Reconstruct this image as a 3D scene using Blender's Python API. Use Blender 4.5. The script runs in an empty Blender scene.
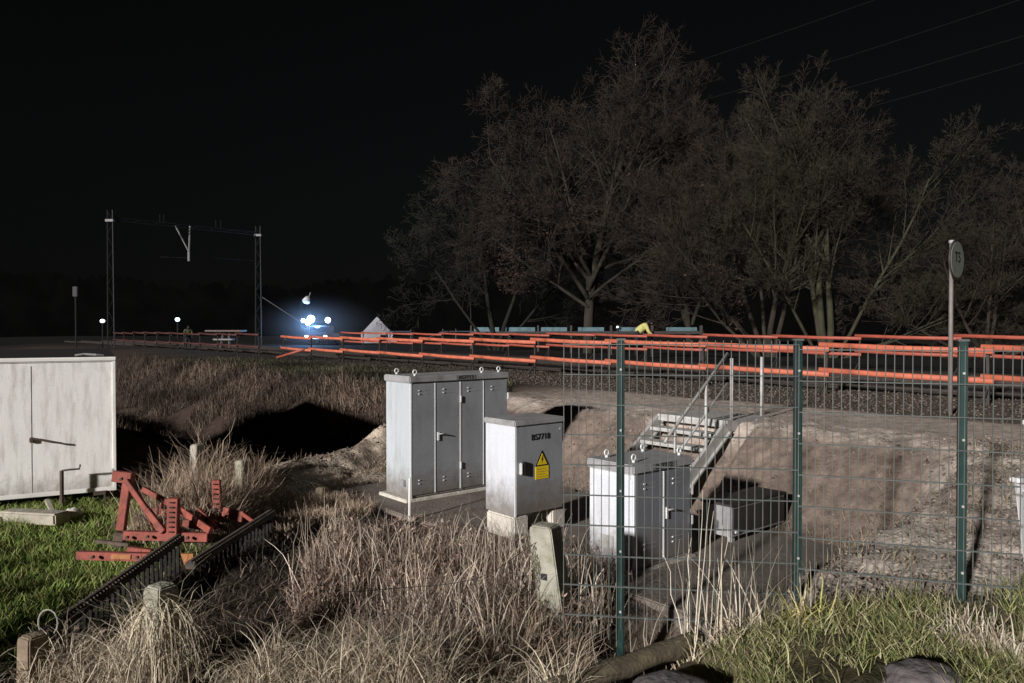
import bpy, bmesh, math, random
import numpy as np
from mathutils import Vector, Matrix
R = math.radians
rnd = random.Random(11)
rng = np.random.default_rng(11)
sc = bpy.context.scene
COL = sc.collection
# ------------------------------------------------------------------ frames
NX, NY = .768, .640            # across the railway (s), away from the camera
TX, TY = -.640, .768           # along the railway (t), to the left and away
YAW = math.atan2(NY, NX)
def ST(s, t, z=0.0): return Vector((s*NX + t*TX, s*NY + t*TY, z))
CAMZ, PITCH, F = 2.1, R(-0.86), 768.0
def at(px, py, Y):
    fy, fz = math.cos(PITCH), math.sin(PITCH)
    u = (px-512)/F; v = (341.5-py)/F
    d = Vector((u, fy - v*fz, fz + v*fy))
    return Vector((d.x*Y/d.y, Y, CAMZ + d.z*Y/d.y))
# ------------------------------------------------------------------ noise / terrain
_g = np.random.default_rng(5).random((256, 256))
def vnoise(x, y):
    x = np.asarray(x, float); y = np.asarray(y, float)
    xi = np.floor(x).astype(int); yi = np.floor(y).astype(int)
    fx = x-xi; fy = y-yi; fx = fx*fx*(3-2*fx); fy = fy*fy*(3-2*fy)
    a = _g[xi & 255, yi & 255]; b = _g[(xi+1) & 255, yi & 255]
    c = _g[xi & 255, (yi+1) & 255]; d = _g[(xi+1) & 255, (yi+1) & 255]
    return (a*(1-fx)+b*fx)*(1-fy) + (c*(1-fx)+d*fx)*fy
def fbm(x, y, f=1.0, o=4):
    s = 0; a = .5
    for k in range(o): s = s + a*vnoise(x*f+17*k, y*f-9*k); f *= 2.1; a *= .5
    return s
def ss(a, b, x):
    u = np.clip((np.asarray(x, float)-a)/(b-a), 0, 1); return u*u*(3-2*u)
def segd(x, y, ax, ay, bx, by):
    dx, dy = bx-ax, by-ay; l = dx*dx+dy*dy
    u = np.clip(((x-ax)*dx+(y-ay)*dy)/l, 0, 1)
    return np.hypot(x-ax-u*dx, y-ay-u*dy)
def H(x, y):
    x = np.asarray(x, float); y = np.asarray(y, float)
    s = x*NX + y*NY; t = x*TX + y*TY
    left = ss(8.6, 10.8, t)
    toe = 7.15 - .2*left; crest = 8.45 + .5*left
    w = .35*(fbm(x, y, .9)-.5)
    bank = .9*ss(toe, crest, s+w)
    right = ss(3.45, 2.6, t + .25*(fbm(x, y, 1.3)-.5))
    Rg = .42 + .48*ss(4.5, 8.6, s)
    z = bank*(1-right) + np.maximum(bank, Rg)*right
    z = z - .65*ss(3.9, 5.0, s)*(1-ss(5.9, 7.0, s))*ss(10.2, 11.0, t)
    z = z + .30*np.exp(-(segd(x, y, -3.5, 9.5, -1.95, 12.0)/.45)**2)
    z = z - .50*np.exp(-(np.minimum(np.minimum(segd(x, y, 0, 4.35, 1.2, 5.1), segd(x, y, .2, 3.5, .95, 4.15)), segd(x, y, 1.2, 5.1, 2.9, 6.9)+.22)/.46)**2)
    z = z - .34*ss(5.3, 5.6, t)*ss(7.2, 6.9, t)*ss(7.0, 7.4, s)*ss(8.7, 8.2, s)
    z = z + .45*np.exp(-(segd(x, y, -2.0, 11.9, -1.5, 12.6)/.45)**2)
    z = z - .30*np.exp(-(((x+1.55)/1.0)**2 + ((y-4.75)/.8)**2))
    z = z + .10*np.exp(-(((x+2.1)/.8)**2 + ((y-6.4)/.7)**2))
    z = z + right*ss(4.4, 5.2, s)*ss(9.2, 8.4, s)*(.16*(fbm(x, y, 1.9)-.47) + .05*(fbm(x, y, 7.)-.47))
    flat = ss(4.3, 4.6, s)*(1-ss(7.0, 7.3, s))*ss(3.3, 3.6, t)*(1-ss(9.1, 9.5, t))
    rough = (1-flat)*(1-ss(9.0, 9.6, s)*.8)
    near = ss(60, 20, np.hypot(x, y))
    z = z + near*rough*(.16*(fbm(x, y, 1.1)-.47) + .07*(fbm(x, y, 5.0)-.47) + .03*(vnoise(x*17, y*17)-.5))
    return z - .02*flat
def h(x, y): return float(H(x, y))
# ------------------------------------------------------------------ mesh helpers
def link(name, me, mat=None, parent=None, smooth=False):
    if mat is not None:
        me.materials.clear(); me.materials.append(mat)
    if smooth: me.polygons.foreach_set('use_smooth', [True]*len(me.polygons))
    o = bpy.data.objects.new(name, me); COL.objects.link(o)
    if parent is not None: o.parent = parent
    return o
def tag(o, label=None, cat=None, group=None, kind=None):
    if label: o['label'] = label
    if cat: o['category'] = cat
    if group: o['group'] = group
    if kind: o['kind'] = kind
    return o
def thing(name, label, cat, loc=(0, 0, 0), rz=0.0, group=None):
    o = bpy.data.objects.new(name, None); COL.objects.link(o)
    o.location = loc; o.rotation_euler = (0, 0, rz); o.empty_display_size = .1
    return tag(o, label, cat, group)
class MB:
    def __init__(s): s.v = []; s.f = []
    def add(s, vs, fs):
        b = len(s.v); s.v += [tuple(v) for v in vs]; s.f += [tuple(i+b for i in f) for f in fs]; return s
    def box(s, x0, x1, y0, y1, z0, z1, M=None):
        vs = [Vector((x, y, z)) for z in (z0, z1) for x, y in ((x0, y0), (x1, y0), (x1, y1), (x0, y1))]
        if M is not None: vs = [M @ v for v in vs]
        return s.add(vs, [(3, 2, 1, 0), (4, 5, 6, 7), (0, 1, 5, 4), (1, 2, 6, 5), (2, 3, 7, 6), (3, 0, 4, 7)])
    def bar(s, a, b, w, hgt, up=(0, 0, 1), taper=1.0):
        a = Vector(a); b = Vector(b); d = (b-a).normalized(); up = Vector(up)
        sd = d.cross(up)
        if sd.length < 1e-4: sd = d.cross(Vector((1, 0, 0)))
        sd.normalize(); u = sd.cross(d)
        vs = []
        for p, k in ((a, 1), (b, taper)):
            for i, j in ((-1, -1), (1, -1), (1, 1), (-1, 1)): vs.append(p + sd*(i*w/2*k) + u*(j*hgt/2*k))
        return s.add(vs, [(3, 2, 1, 0), (4, 5, 6, 7), (0, 1, 5, 4), (1, 2, 6, 5), (2, 3, 7, 6), (3, 0, 4, 7)])
    def tube(s, pts, rad, n=8, cap=True):
        pts = [Vector(p) for p in pts]
        if not hasattr(rad, '__len__'): rad = [rad]*len(pts)
        vs = []; prev = None
        for i, p in enumerate(pts):
            d = (pts[min(i+1, len(pts)-1)] - pts[max(i-1, 0)]).normalized()
            if prev is None:
                a = d.cross(Vector((0, 0, 1)))
                if a.length < 1e-3: a = d.cross(Vector((1, 0, 0)))
            else: a = prev - d*prev.dot(d)
            a.normalize(); prev = a; b = d.cross(a)
            for k in range(n):
                c = 2*math.pi*k/n; vs.append(p + a*(rad[i]*math.cos(c)) + b*(rad[i]*math.sin(c)))
        fs = []
        for i in range(len(pts)-1):
            for k in range(n):
                fs.append((i*n+k, i*n+(k+1) % n, (i+1)*n+(k+1) % n, (i+1)*n+k))
        if cap: fs.append(tuple(reversed(range(n)))); fs.append(tuple(range((len(pts)-1)*n, len(pts)*n)))
        return s.add(vs, fs)
    def mesh(s, name='m'):
        me = bpy.data.meshes.new(name); me.from_pydata(s.v, [], s.f); me.validate(); me.update(); return me
    def build(s, name, mat, parent=None, bevel=0.0, smooth=False):
        me = s.mesh(name)
        bm = bmesh.new(); bm.from_mesh(me); bmesh.ops.recalc_face_normals(bm, faces=bm.faces)
        if bevel:
            bmesh.ops.bevel(bm, geom=list(bm.edges), offset=bevel, segments=2, affect='EDGES', clamp_overlap=True)
        bm.to_mesh(me); bm.free()
        return link(name, me, mat, parent, smooth)
def npmesh(name, V, Fq, col=None):
    me = bpy.data.meshes.new(name)
    V = np.asarray(V, np.float32); Fq = np.asarray(Fq, np.int32); k = Fq.shape[1]
    me.vertices.add(len(V)); me.vertices.foreach_set('co', V.ravel())
    me.loops.add(Fq.size); me.loops.foreach_set('vertex_index', Fq.ravel())
    me.polygons.add(len(Fq)); me.polygons.foreach_set('loop_start', np.arange(0, Fq.size, k, dtype=np.int32))
    if col is not None:
        ca = me.color_attributes.new('tint', 'FLOAT_COLOR', 'POINT')
        c4 = np.ones((len(V), 4), np.float32); c4[:, :3] = col; ca.data.foreach_set('color', c4.ravel())
    me.update(); me.validate(); return me
# ------------------------------------------------------------------ materials
def N(nt, t, **kw):
    n = nt.nodes.new(t)
    for k, v in kw.items(): setattr(n, k, v)
    return n
def mat(name, col, rough=.6, metal=0.0, var=.15, scale=8.0, bump=.0, dirt=None, dirt_amt=.5, dirt_scale=3.0, stretch=None,
        mud=None, emit=None, estr=0.0, attr=False, spec=.4, bscale=None, trans=0.0):
    m = bpy.data.materials.new(name); m.use_nodes = True; nt = m.node_tree; L = nt.links
    b = nt.nodes['Principled BSDF']; b.inputs['Roughness'].default_value = rough
    b.inputs['Metallic'].default_value = metal; b.inputs['Specular IOR Level'].default_value = spec
    tc = N(nt, 'ShaderNodeTexCoord'); mp = N(nt, 'ShaderNodeMapping'); L.new(tc.outputs['Object'], mp.inputs[0])
    if stretch: mp.inputs['Scale'].default_value = stretch
    nz = N(nt, 'ShaderNodeTexNoise'); nz.inputs['Scale'].default_value = scale; nz.inputs['Detail'].default_value = 6
    L.new(mp.outputs[0], nz.inputs['Vector'])
    mr = N(nt, 'ShaderNodeMapRange'); mr.inputs[1].default_value = .3; mr.inputs[2].default_value = .7
    mr.inputs[3].default_value = 1-var; mr.inputs[4].default_value = 1+var; L.new(nz.outputs[0], mr.inputs[0])
    if attr:
        at_ = N(nt, 'ShaderNodeAttribute'); at_.attribute_name = 'tint'; src = at_.outputs['Color']
    else:
        rg = N(nt, 'ShaderNodeRGB'); rg.outputs[0].default_value = (*col, 1); src = rg.outputs[0]
    if dirt:
        n2 = N(nt, 'ShaderNodeTexNoise'); n2.inputs['Scale'].default_value = dirt_scale; n2.inputs['Detail'].default_value = 8
        n2.inputs['Roughness'].default_value = .65
        L.new(mp.outputs[0], n2.inputs['Vector'])
        r2 = N(nt, 'ShaderNodeMapRange'); r2.inputs[1].default_value = .48; r2.inputs[2].default_value = .72
        r2.inputs[4].default_value = dirt_amt; L.new(n2.outputs[0], r2.inputs[0])
        mx = N(nt, 'ShaderNodeMixRGB'); L.new(r2.outputs[0], mx.inputs[0]); L.new(src, mx.inputs[1])
        mx.inputs[2].default_value = (*dirt, 1); src = mx.outputs[0]
    if mud:
        sx = N(nt, 'ShaderNodeSeparateXYZ'); L.new(tc.outputs['Object'], sx.inputs[0])
        n4 = N(nt, 'ShaderNodeTexNoise'); n4.inputs['Scale'].default_value = 9; n4.inputs['Detail'].default_value = 9; n4.inputs['Roughness'].default_value = .7; L.new(tc.outputs['Object'], n4.inputs['Vector'])
        ma = N(nt, 'ShaderNodeMath', operation='MULTIPLY_ADD'); ma.inputs[1].default_value = -.55; L.new(n4.outputs[0], ma.inputs[0]); L.new(sx.outputs['Z'], ma.inputs[2])
        m4 = N(nt, 'ShaderNodeMapRange'); m4.inputs[1].default_value = -.22; m4.inputs[2].default_value = .12; m4.inputs[3].default_value = .8; m4.inputs[4].default_value = 0; L.new(ma.outputs[0], m4.inputs[0])
        mx = N(nt, 'ShaderNodeMixRGB'); L.new(m4.outputs[0], mx.inputs[0]); L.new(src, mx.inputs[1]); mx.inputs[2].default_value = (*mud, 1); src = mx.outputs[0]
        n5 = N(nt, 'ShaderNodeTexNoise'); n5.inputs['Scale'].default_value = 55; n5.inputs['Detail'].default_value = 3; L.new(tc.outputs['Object'], n5.inputs['Vector'])
        m5 = N(nt, 'ShaderNodeMapRange'); m5.inputs[1].default_value = .60; m5.inputs[2].default_value = .72; m5.inputs[4].default_value = .35; L.new(n5.outputs[0], m5.inputs[0])
        mx = N(nt, 'ShaderNodeMixRGB'); L.new(m5.outputs[0], mx.inputs[0]); L.new(src, mx.inputs[1]); mx.inputs[2].default_value = (*mud, 1); src = mx.outputs[0]
    vm = N(nt, 'ShaderNodeVectorMath', operation='SCALE'); L.new(src, vm.inputs[0]); L.new(mr.outputs[0], vm.inputs['Scale'])
    L.new(vm.outputs[0], b.inputs['Base Color'])
    if bump:
        bp = N(nt, 'ShaderNodeBump'); bp.inputs['Strength'].default_value = bump; bp.inputs['Distance'].default_value = .02
        n3 = N(nt, 'ShaderNodeTexNoise'); n3.inputs['Scale'].default_value = bscale or scale*4; n3.inputs['Detail'].default_value = 8
        L.new(mp.outputs[0], n3.inputs['Vector']); L.new(n3.outputs[0], bp.inputs['Height']); L.new(bp.outputs[0], b.inputs['Normal'])
    if emit:
        b.inputs['Emission Color'].default_value = (*emit, 1); b.inputs['Emission Strength'].default_value = estr
    return m
M = {}
M['cab_grey'] = mat('cabinet grey', (.40, .41, .43), .55, .0, .07, 3, dirt=(.22, .2, .18), dirt_amt=.35, dirt_scale=5, stretch=(1, 1, .5), bump=.05, bscale=60)
M['cab_white'] = mat('cabinet pale lit side', (.66, .68, .74), .5, .0, .06, 3, dirt=(.36, .35, .34), dirt_amt=.4, dirt_scale=4, stretch=(1, 1, .4), bump=.05, bscale=60, mud=(.15, .12, .095))  # housings paler than the doors: the side light is put into the colour
M['cab_dark'] = mat('cabinet slate grey', (.19, .20, .225), .5, .0, .08, 3, dirt=(.12, .12, .12), dirt_amt=.5, dirt_scale=5, stretch=(1, 1, .5), bump=.05, bscale=60, mud=(.15, .12, .095))
M['cab_mid'] = mat('cabinet mid grey', (.50, .535, .57), .5, .0, .08, 3, dirt=(.28, .28, .27), dirt_amt=.5, dirt_scale=5, stretch=(1, 1, .3), bump=.05, bscale=60, mud=(.15, .12, .095))
M['cab_door'] = mat('cabinet door grey shaded', (.285, .30, .325), .5, .0, .10, 3, dirt=(.19, .18, .17), dirt_amt=.5, dirt_scale=5, stretch=(1, 1, .5), bump=.08, bscale=60, mud=(.15, .12, .095))  # doors darker than the housing: front shade put into the colour
M['cab_lid'] = mat('cabinet lid', (.34, .34, .35), .6, .0, .1, 5, dirt=(.14, .12, .1), dirt_amt=.6, dirt_scale=6)
M['cab_edge'] = mat('cabinet edge strip', (.75, .76, .78), .35, .0, .05, 5)
M['steel'] = mat('bright steel', (.8, .8, .8), .35, .2, .08, 8)
M['galv'] = mat('galvanised steel', (.42, .41, .40), .5, .15, .14, 9, dirt=(.3, .27, .24), dirt_amt=.5, dirt_scale=8, bump=.1)
M['tread'] = mat('worn galvanised grating', (.47, .46, .45), .6, .05, .18, 12, dirt=(.35, .31, .27), dirt_amt=.5, dirt_scale=10, bump=.2)
M['galv_dark'] = mat('dull galvanised steel', (.36, .36, .37), .5, .2, .15, 9)
M['dark_plate'] = mat('name plate', (.20, .20, .205), .5, 0, .1, 9)
M['ink'] = mat('black paint', (.012, .012, .014), .6, 0, .1, 9)
M['ink_soft'] = mat('worn dark lettering', (.04, .04, .042), .6, 0, .1, 9)
M['yellow'] = mat('warning yellow', (.85, .62, .02), .5, 0, .06, 9)
M['concrete'] = mat('weathered concrete', (.42, .38, .33), .9, 0, .2, 6, dirt=(.12, .10, .075), dirt_amt=.6, dirt_scale=4, bump=.5, bscale=40)
M['conc_light'] = mat('pale concrete', (.62, .58, .52), .9, 0, .15, 8, dirt=(.28, .24, .2), dirt_amt=.5, dirt_scale=6, bump=.4, bscale=50)
M['slab'] = mat('dirty concrete slab', (.21, .175, .15), .95, 0, .25, 5, dirt=(.07, .055, .045), dirt_amt=.7, dirt_scale=2.5, bump=.6, bscale=30)
M['box_white'] = mat('streaked white sheet', (.88, .86, .84), .55, 0, .05, 6, dirt=(.48, .45, .42), dirt_amt=.75, dirt_scale=4.0, stretch=(3.0, 3.0, .55), bump=.05, bscale=40, mud=(.15, .12, .095))
M['seam_grey'] = mat('grey seam', (.33, .31, .29), .6, 0, .5, 3)
M['box_trim'] = mat('white trim', (.85, .83, .80), .5, 0, .06, 6, dirt=(.5, .46, .42), dirt_amt=.5)
M['rust_dark'] = mat('dark rusty steel', (.09, .065, .05), .8, .1, .4, 12, bump=.3)
M['black_steel'] = mat('blackened steel', (.018, .015, .014), .8, .1, .4, 12, bump=.3)
M['dark_bar'] = mat('dark bar steel', (.013, .011, .010), .85, .05, .7, 7, bump=.3)  # darker than the rack rails, with uneven tone
M['ribs'] = mat('dirty rib steel', (.075, .06, .052), .85, .05, .4, 14, bump=.4)
M['red'] = mat('chalky red paint', (.30, .074, .052), .7, 0, .3, 9, dirt=(.07, .03, .024), dirt_amt=.85, dirt_scale=7, bump=.3, bscale=60)
M['orange_rust'] = mat('orange rust paint', (.40, .17, .06), .7, 0, .2, 14, dirt=(.45, .09, .05), dirt_amt=.8, dirt_scale=9)
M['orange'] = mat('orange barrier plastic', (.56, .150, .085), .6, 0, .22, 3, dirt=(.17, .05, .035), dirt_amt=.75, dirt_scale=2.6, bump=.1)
M['orange_far_dim'] = mat('dimmed orange barrier plastic', (.36, .085, .055), .55, 0, .12, 4, dirt=(.2, .04, .03), dirt_amt=.6)  # darker copy of the near orange; lamp falloff put into the colour
M['orange_farthest_dim'] = mat('far dimmed orange plastic', (.060, .020, .017), .6, 0, .2, 4)  # darkest copy of the orange, for the lamp's falloff at the far end
M['post_dark'] = mat('dark barrier post', (.05, .045, .042), .6, .2, .2, 8)
M['green_steel'] = mat('green coated steel', (.011, .036, .033), .4, .0, .25, 7, dirt=(.03, .05, .045), dirt_amt=.5, bump=.05)
M['green_wire'] = mat('green coated wire', (.095, .105, .10), .5, 0, .2, 7)
M['sign_face'] = mat('weathered sign face', (.17, .185, .165), .6, 0, .12, 14)
M['sign_mark'] = mat('sign lettering', (.012, .012, .012), .6, 0, .1, 14)
M['pole'] = mat('grey sign pole', (.20, .18, .17), .6, .1, .15, 9)
M['rail'] = mat('rail steel', (.055, .045, .04), .55, .4, .2, 10)
M['sleeper'] = mat('sleeper', (.05, .042, .036), .9, 0, .25, 10)
M['ground'] = mat('ground', (1, 1, 1), .95, 0, .35, 9, attr=True, bump=.9, bscale=26, spec=.15)
M['leafy'] = mat('vegetation blades', (1, 1, 1), .75, 0, .12, 20, attr=True, spec=.2)
M['stone_bits'] = mat('loose stones', (1, 1, 1), .9, 0, .2, 20, attr=True, spec=.2)
M['bark'] = mat('bark', (.026, .021, .015), .95, 0, .35, 4, bump=.5, stretch=(1, 1, .3))  # bark and twig colours kept dark, standing in for lamp falloff
M['bark_moss'] = mat('mossy bark', (.036, .034, .019), .95, 0, .35, 4, bump=.5, stretch=(1, 1, .3))
M['twigs'] = mat('twigs', (.027, .0185, .013), .95, 0, .4, 1.2)
M['twigs_green'] = mat('greenish twigs', (.025, .0205, .0125), .95, 0, .4, 1.2)
M['dead_leaf'] = mat('dead beech leaf', (.046, .026, .021), .9, 0, .35, 3)
M['far_wood'] = mat('far wood', (.0022, .0022, .0022), 1, 0, .3, .2, spec=0)
M['tent'] = mat('tent cloth', (.36, .35, .38), .8, 0, .06, 2)
M['pale_panel'] = mat('pale blue panel', (.11, .175, .20), .6, 0, .6, 1.2, dirt=(.01, .018, .022), dirt_amt=.8, dirt_scale=1.2)  # teal highlights put into the colour as bright and dark blotches
M['black_body'] = mat('dark body paint', (.010, .011, .013), .3, .2, .1, 6)
M['glass'] = mat('dark glass', (.005, .006, .008), .08, 0, .05, 6)
M['rubber'] = mat('rubber', (.012, .012, .012), .85, 0, .2, 12)
M['hivis'] = mat('high visibility cloth', (.50, .47, .17), .8, 0, .1, 9)
M['hivis_far_dim'] = mat('far dimmed high visibility cloth', (.05, .05, .02), .8, 0, .1, 9)  # much darker copy of the jacket yellow, lamp falloff in its colour
M['dark_cloth'] = mat('dark cloth', (.012, .012, .018), .9, 0, .2, 9)
M['skin'] = mat('skin', (.25, .14, .10), .6, 0, .05, 9)
M['lamp_blue'] = mat('cold lamp glass', (.6, .7, .9), .4, 0, .02, 9, emit=(.45, .72, 1.0), estr=9)
M['lamp_white'] = mat('white lamp glass', (.8, .8, .8), .4, 0, .02, 9, emit=(.78, .9, 1.0), estr=2.2)
M['faint_glow'] = mat('faintly glowing shell', (.4, .42, .42), .5, 0, .05, 9, emit=(.8, .86, .9), estr=.12)  # faint emission that brightens the number plate and the mast's lamp head
M['white_plastic'] = mat('white plastic', (.78, .78, .80), .4, 0, .05, 6, dirt=(.5, .5, .5), dirt_amt=.3)
M['wood_grey'] = mat('grey weathered wood', (.36, .33, .27), .9, 0, .25, 8, stretch=(1, 1, 1), dirt=(.14, .11, .08), dirt_amt=.5, bump=.4)
M['wood_dark'] = mat('damp brown log', (.105, .085, .055), .9, 0, .3, 10, dirt=(.03, .025, .018), dirt_amt=.6, bump=.5)
M['stub'] = mat('stub wood', (.22, .17, .12), .9, 0, .3, 14, bump=.4)
M['yellow_post'] = mat('yellow marker', (.50, .36, .10), .7, 0, .15, 14)
M['rock'] = mat('rock', (.13, .115, .115), .9, 0, .35, 9, bump=1.0, bscale=22)
M['mesh_rust'] = mat('rusty chain link', (.085, .07, .06), .7, .2, .3, 9)
M['moss_conc'] = mat('mossy concrete', (.36, .345, .29), .95, 0, .2, 8, dirt=(.13, .13, .05), dirt_amt=.85, dirt_scale=5, bump=.6, bscale=40)
M['cable'] = mat('cable', (.022, .021, .02), .6, .2, .1, 5)
# ------------------------------------------------------------------ ground sheet
def grid_lines(lo, hi, a, b, step, far):
    g = list(np.arange(a, b+1e-6, step))
    st = step; x = b
    while x < hi: st = min(st*1.22, far); x += st; g.append(x)
    st = step; x = a
    while x > lo: st = min(st*1.22, far); x -= st; g.insert(0, x)
    return np.array(g)
gx = grid_lines(-600, 600, -7.5, 7.5, .065, 60); gy = grid_lines(-60, 900, 2.6, 16, .065, 60)
GX, GY = np.meshgrid(gx, gy)
GZ = H(GX, GY)
x = GX.ravel(); y = GY.ravel(); s = x*NX+y*NY; t = x*TX+y*TY
nb = fbm(x, y, 1.7); nf = fbm(x, y, 6.0); nc = fbm(x, y, .5)
def C(*c): return np.array(c, float)[None, :]
def mixc(a, b, m): return a*(1-m[:, None]) + b*m[:, None]
col = np.repeat(C(.14, .11, .088), len(x), 0)
rightm = ss(3.6, 2.8, t)*ss(3.5, 5, s)
col = mixc(col, C(.44, .385, .335), rightm*ss(.3, .55, nb))
col = mixc(col, C(.31, .255, .225), rightm*ss(.60, .38, nb)*.8)
sand = np.exp(-(segd(x, y, -3.9, 9.5, -1.5, 12.6)/.9)**4)
sand2 = ss(8.0, 8.8, t)*ss(3.0, 4.0, s)*(1-ss(6.8, 7.4, s))*(1-ss(10.4, 11, t))
sandm = np.clip(np.maximum(sand, sand2*.8)*ss(.25, .48, nb), 0, 1)
col = mixc(col, C(.50, .42, .34), sandm)
slope = ss(6.9, 7.4, s)*(1-ss(8.3, 8.6, s))*(t < 9.5)*(1-rightm)
col = mixc(col, C(.155, .118, .098), slope)
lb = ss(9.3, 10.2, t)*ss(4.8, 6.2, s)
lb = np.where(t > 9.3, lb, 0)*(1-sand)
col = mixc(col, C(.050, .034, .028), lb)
path = ss(8.2, 8.5, s)*(1-ss(10.9, 11.5, s))*ss(13, 9.5, t)
col = mixc(col, C(.37, .31, .27), path)
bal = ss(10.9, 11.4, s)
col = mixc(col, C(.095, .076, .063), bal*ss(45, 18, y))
col = mixc(col, C(.030, .025, .022), bal*ss(14, 30, y))  # here and in the next two: lamp falloff painted into the ground
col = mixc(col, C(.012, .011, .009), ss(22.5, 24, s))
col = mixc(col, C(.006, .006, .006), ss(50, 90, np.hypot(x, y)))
gl = ss(-2.7, -3.1, x)*ss(9.2, 8.6, y)*ss(4.0, 3.2, s)
col = mixc(col, C(.035, .05, .012), gl)
gr = ss(5.0, 4.6, y)*ss(.7, 1.2, x)
col = mixc(col, C(.05, .045, .022), gr*.9)
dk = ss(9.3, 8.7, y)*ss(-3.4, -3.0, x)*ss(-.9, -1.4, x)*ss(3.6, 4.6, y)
col = mixc(col, C(.014, .011, .009), dk)  # dark heap soil, with the shade on it put into the colour
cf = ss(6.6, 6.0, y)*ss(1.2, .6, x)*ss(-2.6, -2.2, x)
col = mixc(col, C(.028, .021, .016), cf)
col = col*1.3*(.7+.6*nf)[:, None]
nxg, nyg = len(gx), len(gy)
i = np.arange(nxg-1)[None, :] + nxg*np.arange(nyg-1)[:, None]; i = i.ravel()
quads = np.stack([i, i+1, i+nxg+1, i+nxg], 1)
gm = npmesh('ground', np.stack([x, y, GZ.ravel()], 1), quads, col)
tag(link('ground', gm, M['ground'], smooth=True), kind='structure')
# ------------------------------------------------------------------ concrete walkway
def rframe(s_, t_, z_, name, label, cat, group=None): return thing(name, label, cat, ST(s_, t_, z_), YAW, group)
sl = MB()
sl.box(4.6, 7.15, 3.5, 5.28, -.22, .012); sl.box(4.62, 7.15, 5.29, 7.08, -.22, .008); sl.box(4.55, 7.0, 7.1, 9.15, -.2, .03)
so = sl.build('concrete_path', M['slab'], bevel=.012); so.rotation_euler = (0, 0, YAW); so['kind'] = 'structure'
# ------------------------------------------------------------------ text
def text_mesh(body, size, name, m_, parent, loc, rot, sx=1.0, ext=.0015):
    cu = bpy.data.curves.new('lettering', 'FONT'); cu.body = body; cu.size = size; cu.extrude = ext
    cu.align_x = 'CENTER'; cu.align_y = 'CENTER'; cu.offset = size*.012
    to = bpy.data.objects.new('lettering', cu); COL.objects.link(to)
    bpy.context.view_layer.update()
    me = bpy.data.meshes.new_from_object(to.evaluated_get(bpy.context.evaluated_depsgraph_get()))
    bpy.data.objects.remove(to)
    o = link(name, me, m_, parent); o.location = loc; o.rotation_euler = rot; o.scale = (sx, 1, 1)
    return o
FRONT = (R(90), 0, 0)
def ring(mb, c, r, tr, a0=0, a1=2*math.pi, n=10, ax='x'):
    pts = []
    for k in range(n+1):
        a = a0 + (a1-a0)*k/n
        o = Vector((r*math.cos(a), 0, r*math.sin(a))) if ax == 'x' else Vector((0, r*math.cos(a), r*math.sin(a)))
        pts.append(Vector(c)+o)
    mb.tube(pts, tr, 6)
def lifting_eye(root, x_, y_, z_):
    mb = MB(); mb.tube([(x_, y_, z_), (x_, y_, z_+.022)], .016, 8)
    ring(mb, (x_, y_, z_+.045), .027, .0075, ax='x'); mb.build('lifting_eye', M['steel'], root, smooth=True)
def cabinet(root, W, D, Hh, doors, plate, text, handle_x, eyes, z0=.0, mh='cab_grey', md='cab_grey'):
    lid = .085
    MB().box(0, W, 0, D, z0, Hh-lid).build('housing', M[mh], root, bevel=.006)
    MB().box(-.022, W+.022, -.026, D+.02, Hh-lid+.001, Hh).build('lid', M['cab_lid'], root, bevel=.012)
    n = len(doors)-1
    for k in range(n):
        a, b = doors[k], doors[k+1]
        d = MB().box(a+.006, b-.006, -.014, -.001, z0+.03, Hh-lid-.012).build('door', M[md], root, bevel=.004)
        for zz in (Hh-lid-.14, z0+.16):
            for q in (0, .042):
                xx = a+(b-a)*.30
                MB().box(xx, xx+.024, -.024, -.0145, zz+q, zz+q+.013).build('vent_cap', M['cab_edge'], d, bevel=.002)
                MB().box(xx+.05, xx+.17*min(1, (b-a)/.35), -.0165, -.0143, zz+q+.002, zz+q+.007).build('vent_slot', M['galv_dark'], d)
    for k in range(1, n):
        MB().box(doors[k]-.0055, doors[k]+.0055 + (.006 if k == n//2 else 0), -.019, -.0012, z0+.03, Hh-lid-.012).build('edge_strip', M['cab_edge'], root)
    MB().box(-.004, .016, -.017, -.0005, z0, Hh-lid-.002).build('corner_strip', M['cab_edge'], root)
    hg = [doors[n//2]+.0, W+.004] if n > 2 else [W+.004]
    for xx in hg:
        for zz in (Hh-lid-.27, z0+.28):
            MB().box(xx-.011, xx+.013, -.034, -.0195, zz, zz+.085).build('hinge', M['cab_edge'], root, bevel=.003)
    hx = handle_x; hz = z0+(Hh-z0)*.50
    hd = MB().box(hx-.014, hx+.014, -.030, -.0145, hz-.07, hz+.035).build('handle', M['steel'], root, bevel=.004)
    hb = MB(); hb.tube([(hx, -.035, hz+.012), (hx+.05, -.05, hz+.014), (hx+.115, -.045, hz-.004)], .009, 8)
    hb.build('lever', M['galv_dark'], hd, smooth=True)
    p = MB().box(W*plate[0], W*plate[1], -.030, -.0265, Hh-lid+.014, Hh-.012).build('name_plate', M['dark_plate'], root)
    text_mesh(text, .062, 'lettering', M['ink_soft'], p, ((plate[0]+plate[1])/2*W, -.032, Hh-lid/2+.001), FRONT, 1.25)
    for (ex, ey) in eyes: lifting_eye(root, ex, ey, Hh)
c1 = rframe(4.95, 7.85, .045, 'relay_cabinet', 'tallest grey relay cabinet with four door leaves, left of the other two numbered cabinets', 'cabinet')
cabinet(c1, 1.50, .56, 1.50, [.0, .35, .73, 1.10, 1.50], (.44, .64), 'BS7713', .395, [(.1, .05), (.1, .47), (1.12, .05), (1.4, .05)], .03, 'cab_mid', 'cab_door')
MB().box(-.07, 1.52, -.02, .63, -.12, .022).build('plinth', M['conc_light'], c1, bevel=.01)
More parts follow.
